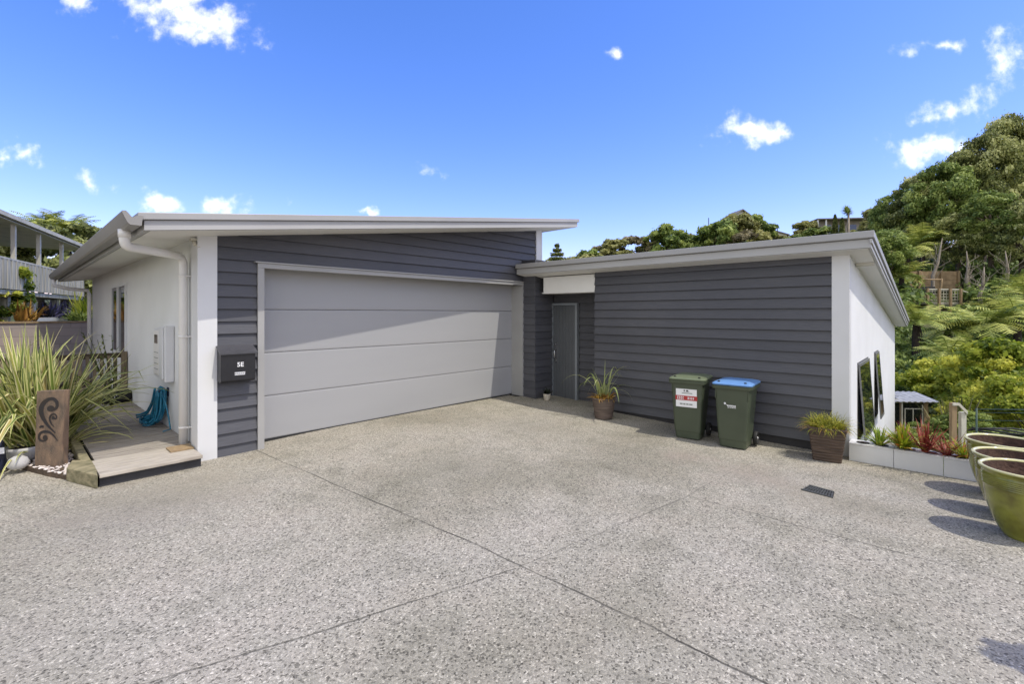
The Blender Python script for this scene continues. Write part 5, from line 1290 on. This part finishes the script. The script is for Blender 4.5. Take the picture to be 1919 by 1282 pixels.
MB().prism([(-2.5, -.2, hh - .95), (0, -.2, hh), (2.5, -.2, hh - .95), (2.5, -.2, hh - 1.1), (0, -.2, hh - .15), (-2.5, -.2, hh - 1.1)], (0, 6.4, 0)).build('roof', M['tiles'], t, recalc=True)
for px, y0, y1, d, lab in ((1328, 500, 408, 53, 'thin dark pole at the left side of the big ridge trees'), (1457, 500, 420, 57, 'thin aerial mast where the ridge dips')):
    a = at(px, y1, d); f0 = tz(a.x, a.y); t = thing('mast', lab, 'mast', (a.x, a.y, f0), 0, 'masts on the ridge')
    MB().tube([(0, 0, 0), (0, 0, a.z - f0)], .045, 6).build('pole', M['base'], t)
    if px > 1400: MB().box(-.5, .5, -.02, .02, a.z - f0 - .15, a.z - f0 - .1).box(-.35, .35, -.02, .02, a.z - f0 - .35, a.z - f0 - .3).build('aerial', M['base'], t)

# ---- lookout deck and clay bank
p = at(1766, 566, 24); rz = TH - R(90)
t = thing('lookout_deck', 'small timber lookout deck with lattice balustrade on the wooded slope', 'deck', (p.x, p.y, p.z), rz + R(6))
MB().box(-.95, .95, 0, 1.9, -.12, 0).build('platform', M['oldwood'], t)
mb = MB()
for k in range(12): mb.box(-.93 + k * .162, -.90 + k * .162, -.02, .0, .06, .62)
for k in range(4): mb.box(-.93, .88, -.035, -.021, .1 + k * .15, .125 + k * .15)
mb.build('balustrade', M['oldwood'], t); MB().box(-.97, .97, -.06, .03, .623, .68).build('handrail', M['oldpaint'], t)
for x in (-.95, -.3, .35, .95): MB().box(x - .05, x + .05, -.14, -.062, -1.2, .70).build('post', M['treatpine'], t)
mb = MB(); mb.tube([(-.75, .9, 0), (-.45, .6, 1.25)], .05, 6).tube([(.85, .9, 0), (.65, .6, 1.25)], .05, 6).tube([(-.5, .62, 1.2), (.7, .62, 1.2)], .035, 6); mb.build('frame', M['treatpine'], t)
mb = MB(); mb.box(-.4, .6, .9, 1.3, .5, .85); mb.build('bench', M['rubber'], t)
mb = MB(); mb.tube([(.95, -.05, .62), (1.5, -.3, .35), (2.2, -.4, .2)], .035, 6); mb.build('stair_rail', M['oldwood'], t)
pb = at(1745, 512, 27.5)
t = thing('timber_retaining_wall', 'tan timber retaining wall on the bank above the lookout deck', 'wall', (pb.x, pb.y, pb.z - .75), rz)
mb = MB()
for k in range(4): mb.box(-2.3, 1.6, 0, .1, -.2 + k * .27, .06 + k * .27)
mb.build('sleepers', M['bank'], t)
for x in (-2.2, -.8, .5, 1.5): MB().box(x, x + .12, -.1, -.002, -.2, .90).build('post', M['treatpine'], t)

# ---- glasshouse at the end of the wing
p = at(1688, 806, 10.9)
t = thing('glasshouse', 'little ramshackle timber glasshouse with white corrugated roof sheets behind the white wall', 'glasshouse', (p.x, p.y, p.z), rz + R(-4)); t.scale = (.78, .5, .74)
def fr(*bxs): 
    m_ = MB()
    for b_ in bxs: m_.box(*b_)
    return m_
fr((-.62, .78, -.02, .06, -.06, .02), (-.62, .78, 0, .05, .86, .92), (-.02, .03, 0, .05, .02, .86), (.66, .78, 0, .05, .02, .86), (-.62, -.57, 0, .05, .02, .86), (.735, .78, .06, 1.0, .02, .9)).build('frame', M['treatpine'], t)
fr((.0, .04, -.05, -.002, -.02, .9), (-.62, .70, -.06, -.021, -.14, -.06)).build('trim', M['oldpaint'], t)
fr((.10, .62, -.03, -.005, .06, .09), (.10, .62, -.03, -.005, .66, .69), (.33, .355, -.03, -.005, .09, .66), (.10, .125, -.03, -.005, .09, .66), (.595, .62, -.03, -.005, .09, .8)).build('window_sash', M['oldpaint'], t)
MB().box(-.56, -.03, .02, .026, .03, .85).box(.04, .65, .02, .026, .03, .85).build('pane', M['glassdark'], t)
mb = MB(); n = 44
for k in range(n):
    x0 = -.9 + 1.85 * k / n; x1 = -.9 + 1.85 * (k + 1) / n; z0, z1 = .93 + .012 * math.sin(k * 1.6), .93 + .012 * math.sin((k + 1) * 1.6)
    mb.poly([(x0, -.25, z0), (x1, -.25, z1), (x1, 1.2, z1 + .16), (x0, 1.2, z0 + .16)], smooth=True); mb.poly([(x0, -.25, z0 - .02), (x0, -.25, z0), (x1, -.25, z1), (x1, -.25, z1 - .02)])
mb.build('roof', M['corrug'], t)
mb = MB(); m4 = Matrix.Translation((-.45, .5, 1.1)) @ Matrix.Rotation(R(5), 4, 'Y'); mb.box(-.5, .45, -.4, .4, 0, .012, m4); mb.box(-.5, .1, -.3, .5, .03, .04, m4); mb.build('loose_sheet', M['corrug'], t)

# ---- handrail and black pipe by the planter
a = at(1790, 833, 7.0); t = thing('stair_handrail', 'timber stair post with a white rail dropping away behind the farthest glazed pot', 'handrail', (a.x, a.y, a.z - .7), rz)
MB().box(-.045, .03, 0, .05, 0, 1.32).build('post', M['treatpine'], t)
MB().prism([(-.045, -.02, 1.323), (.05, -.02, 1.323), (.17, -.02, 1.20), (.17, -.02, 1.15), (.04, -.02, 1.285), (-.045, -.02, 1.285)], (0, .018, 0)).build('rail', M['oldpaint'], t, recalc=True)
MB().box(.095, .17, .0, .05, 0, 1.18).build('post', M['oldpaint'], t)
a = at(1830, 800, 7.2); t = thing('wire_fence', 'thin dark green wire fence running right from the stair handrail', 'fence', (a.x, a.y, a.z - .5), rz)
mb = MB(); mb.tube([(0, 0, .77), (3, 0, .74)], .008, 6).tube([(0, 0, .72), (3, 0, .69)], .005, 6).tube([(0, 0, .60), (3, 0, .56)], .005, 6); mb.build('wire', M['green_iron'], t)
for x in (.0, 1.2, 2.9): MB().tube([(x, 0, -.5), (x, 0, .78)], .014, 6).build('post', M['green_iron'], t)
mb = MB(); rr = random.Random(2)
for k in range(7): mb.tube([(.05 + i * .16, .1 * k * .3, .52 - .012 * i + .02 * math.sin(i + k) - .03 * (k % 4)) for i in range(12)], .014, 6)
o = mb.build('black_pipe', M['rubber'], loc=(a.x, a.y, a.z - .55)); o.rotation_euler.z = rz; tag(o, 'bundle of black irrigation pipe beyond the glazed pots', 'pipe')

# ================================================================== left side
# big variegated flax
b = MB(); rr = random.Random(42)
for i in range(340):
    az = rr.uniform(0, 6.283)
    while abs(((az + 1.15 + math.pi) % 6.283) - math.pi) < .75: az = rr.uniform(0, 6.283)
    ba = rr.uniform(0, 6.283); br_ = .22 * math.sqrt(rr.random()); inner = rr.random()
    b.blade((br_ * math.cos(ba), br_ * math.sin(ba), 0), az, .06 + .75 * (1 - inner) ** 1.1, rr.uniform(.9, 1.52), rr.uniform(.04, .08), rr.uniform(.25, 1.9) * (1.3 - inner * .7), 9, fold=.35, tone=rr.random(), twist=rr.uniform(-.9, .9), kink=(rr.uniform(.4, .75) if rr.random() < .32 else None))
for i in range(60):
    az = rr.uniform(0, 6.283)
    while abs(((az + 1.15 + math.pi) % 6.283) - math.pi) < .6: az = rr.uniform(0, 6.283)
    b.blade((.2 * math.cos(az), .2 * math.sin(az), 0), az, rr.uniform(.7, 1.3), rr.uniform(.5, .95), .04, rr.uniform(1, 2.4), 8, fold=.3, tone=rr.uniform(.6, 1), twist=rr.uniform(-.9, .9))
fl = thing('flax', 'large variegated cream and green flax behind the carved panel', 'flax', (.22, 7.30, .0)); b.build('leaves', G['varieg'], fl)
b = MB(); b.lathe([(.0, 0), (.17, 0), (.12, .14), (.0, .18)], 14); b.build('base', M['terra'], fl)
b = MB()
for i in range(150):
    az = rr.uniform(0, 6.283)
    while abs(((az + 1.15 + math.pi) % 6.283) - math.pi) < 1.0: az = rr.uniform(0, 6.283)
    b.blade((rr.gauss(0, .16), rr.gauss(0, .12), 0), az, rr.uniform(.1, 1.0), rr.uniform(.6, 1.0), rr.uniform(.045, .075), rr.uniform(.3, 1.8), 8, fold=.35, tone=rr.random(), twist=rr.uniform(-.9, .9), kink=(.6 if rr.random() < .15 else None))
tag(b.build('flax', G['varieg'], loc=(-.62, 8.15, 0)), 'variegated flax cut by the left edge of the photo', 'flax')
b = MB()
for i in range(110):
    az = rr.uniform(0, 6.283); b.blade((rr.gauss(0, .1), rr.gauss(0, .1), 0), az, rr.uniform(.1, 1.1), rr.uniform(.6, 1.2), rr.uniform(.04, .07), rr.uniform(.3, 1.8), 8, fold=.35, tone=rr.random(), twist=rr.uniform(-.9, .9))
tag(b.build('flax', G['varieg'], loc=(.28, 8.35, 0)), 'variegated flax leaning towards the picket fence and deck', 'flax')
# wiry shrub in front of the side window
b = MB(); rr = random.Random(9)
for i in range(16):
    a = rr.uniform(0, 6.28); l = rr.uniform(.7, 1.25); tip = Vector((math.cos(a) * .28 * l, math.sin(a) * .28 * l, l)); b.tube([(0, 0, 0), tip * .5 + Vector((.03, 0, 0)), tip], [.006, .005, .003], 5, tone=.1)
    for k in range(9):
        q = tip * rr.uniform(.45, 1); b.blade(q, rr.uniform(0, 6.28), rr.uniform(.4, 1.6), rr.uniform(.04, .09), .03, .6, 3, tone=rr.uniform(.0, .5))
tag(b.build('twiggy_shrub', G['dark'], loc=(1.12, 9.5, .05)), 'thin twiggy dark shrub growing against the white wall by the window', 'shrub')

# neighbour's house with timber balcony
e1 = Vector((.303, .953, 0)); nrm = Vector((e1.y, -e1.x, 0))     # nrm points away from the viewer's side to the right
P0 = Vector((-.093, 17.82, 0)); nb = thing('neighbouring_house', 'neighbouring two-storey house with a weathered timber balcony on posts', 'house', P0, math.atan2(e1.y, e1.x))
# local x runs along the balcony away from the viewer, local -y faces the driveway, +y is to the house side
xe = 7.4
mb = MB(); k = 0; x = -5.2
while x < 7.0:
    w = .135; mb.box(x, x + w - .012, -.03 - .01 * (k % 2), .0, 2.20, 2.98); x += w; k += 1
mb.build('balustrade', M['oldwood'], nb)
MB().box(-5.2, 7.05, .0, 3.0, 2.06, 2.18).build('balcony_floor', M['oldwood'], nb)
MB().box(-5.2, 7.05, -.04, .02, 2.985, 3.03).build('handrail', M['oldpaint'], nb)
for x in (-4.0, -1.9, 1.05, 2.85, 4.9, 6.9):
    MB().box(x - .05, x + .05, .03, .12, 3.032, 4.02).build('post', M['oldpaint'], nb)
    MB().box(x - .09, x + .09, .16, .34, .3, 2.055).build('post', M['oldwood'], nb)
MB().box(1.4, 7.0, .05, .12, 1.30, 1.42).build('lower_rail', M['oldpaint'], nb)
mb = MB(); mb.prism([(-6, -.10, 4.03), (xe, -.10, 4.03), (xe, 6.5, 5.2), (-6, 6.5, 5.2)], (0, 0, .10)); mb.build('roof', M['tiles'], nb, recalc=True)
MB().box(-6.02, xe + .02, -.17, -.102, 4.05, 4.16).build('gutter', M['oldpaint'], nb)
MB().prism([(-6, -.09, 4.0), (xe - .05, -.09, 4.0), (xe - .05, 2.9, 4.05), (-6, 2.9, 4.05)], (0, 0, .02)).build('soffit', M['oldpaint'], nb, recalc=True)
MB().box(-6, 2.6, 1.8, 2.0, 2.182, 3.998).box(2.4, 2.6, 2.01, 6, 2.182, 3.998).build('wall', M['brick'], nb)
wv_ = MB().box(-1.2, .9, 1.74, 1.798, 2.3, 3.6).build('window', M['oldpaint'], nb); MB().box(-1.1, -.2, 1.728, 1.739, 2.4, 3.5).box(-.1, .8, 1.728, 1.739, 2.4, 3.5).build('pane', M['glassdark'], wv_)
MB().box(-6, 6.4, 2.2, 2.4, -.2, 2.055).build('undercroft_wall', M['base'], nb)
MB().tube([(-1.6, .4, 4.2), (-1.6, .4, 4.75)], .03, 6).build('aerial_pole', M['base'], nb)
MB().box(.25, .33, .3, .34, 4.2, 4.75, Matrix.Translation((.3, .3, 4.2)) @ Matrix.Rotation(R(-28), 4, 'Y') @ Matrix.Translation((-.3, -.3, -4.2))).build('aerial', M['base'], nb)
# retaining walls
t = thing('block_retaining_wall', 'pinkish block retaining wall with a timber cap below the balcony', 'wall', (-.5, 15.9, 0))
MB().box(-.9, 2.1, 0, .2, -.2, 1.315).build('wall', M['blockwall'], t); MB().box(-.92, 2.12, -.03, .23, 1.318, 1.36).build('capping', M['treatpine'], t)
t = thing('rubble_retaining_wall', 'dark rough stone retaining wall at the left edge', 'wall', (-1.6, 12.2, 0), R(18))
mb = MB(); rr = random.Random(6)
for row in range(8):
    x = -2.2
    while x < 1.0:
        w = rr.uniform(.16, .34); j = rr.uniform(-.03, .03); mb.box(x + .008, x + w - .008, j, .4, row * .16 - .05, row * .16 + .10); x += w
mb.build('stones', M['stonewall'], t, bevel=.02); MB().box(-2.2, 1.0, .03, .4, -.1, 1.2).build('backing', M['base'], t)
t = thing('concrete_tank', 'pale concrete box with a green painted band on top of the rubble wall', 'tank', (-1.35, 12.9, 1.18), R(18))
MB().box(-1.4, .75, 0, .8, 0, .32).build('body', M['concblock'], t, bevel=.02); MB().box(-1.42, .77, -.02, .82, .32, .40).build('band', M['green_iron'], t)
MB().prism([(-1.1, .1, .4), (.6, .1, .4), (.2, .3, .62), (-.6, .3, .66)], (0, .3, 0)).build('heap', M['bank'], t, recalc=True)
# left bush and the plants under the balcony
tree('shrub', 'bright leafy green shrub at the left edge in front of the balcony', 'shrub', foot(-48, 12.6, .4), 'lefty', .95, 1.6, .06, 71, crown_z=1.75, limbs=6)
tree('shrub', 'dark bush behind the balcony posts at far left', 'shrub', foot(60, 22, 0), 'bushd', 1.3, 2.4, .08, 72, crown_z=3.0, group='bushes behind the balcony')
tree('shrub', 'dark bush behind the balcony on its right end', 'shrub', foot(140, 24, 0), 'bushd', 1.6, 2.6, .08, 73, crown_z=3.2, group='bushes behind the balcony')
tree('shrub', 'dark bush filling the gap between balcony and garage', 'shrub', foot(168, 20, 0), 'bushd', 1.15, 2.0, .08, 74, crown_z=1.9, group='bushes behind the balcony')
def small(name, lab, mat, px, y, d, n, l0, l1, w, lean, droop, sd):
    q = at(px, y, d); tag(grass(n, .2, l0, l1, w, lean, droop, sd, 0, 5).build(name, G[mat], loc=q), lab, name.replace('_', ' '), 'plants on the bank below the balcony')
small('leafy_plant', 'orange-red leafy plant on the bank left of the balcony posts', 'orange', 48, 603, 12.9, 60, .3, .7, .07, (.1, 1), (.4, 1.6), 81)
small('leafy_plant', 'purple-blue foliage plant below the right end of the balcony', 'purple', 122, 600, 16.8, 160, .4, 1.0, .09, (.1, 1), (.3, 1.5), 82)
small('leafy_plant', 'purple-blue foliage plant beneath the middle of the balcony', 'purple', 92, 600, 15.8, 130, .3, .8, .08, (.1, 1), (.3, 1.5), 83)
small('leafy_plant', 'yellow-leaved plant against the garage corner below the gutter', 'yellow', 155, 602, 16.6, 60, .5, 1.2, .11, (.05, .6), (.3, 1.3), 84)
small('leafy_plant', 'low green fern-like plant on the retaining wall cap', 'mid', 145, 603, 16.3, 80, .3, .7, .07, (.1, 1.1), (.4, 1.6), 85)
small('leafy_plant', 'grey-green succulent plant on the wall under the middle post', 'flaxdark', 75, 604, 16.2, 70, .2, .55, .07, (.1, 1.2), (.4, 1.6), 86)
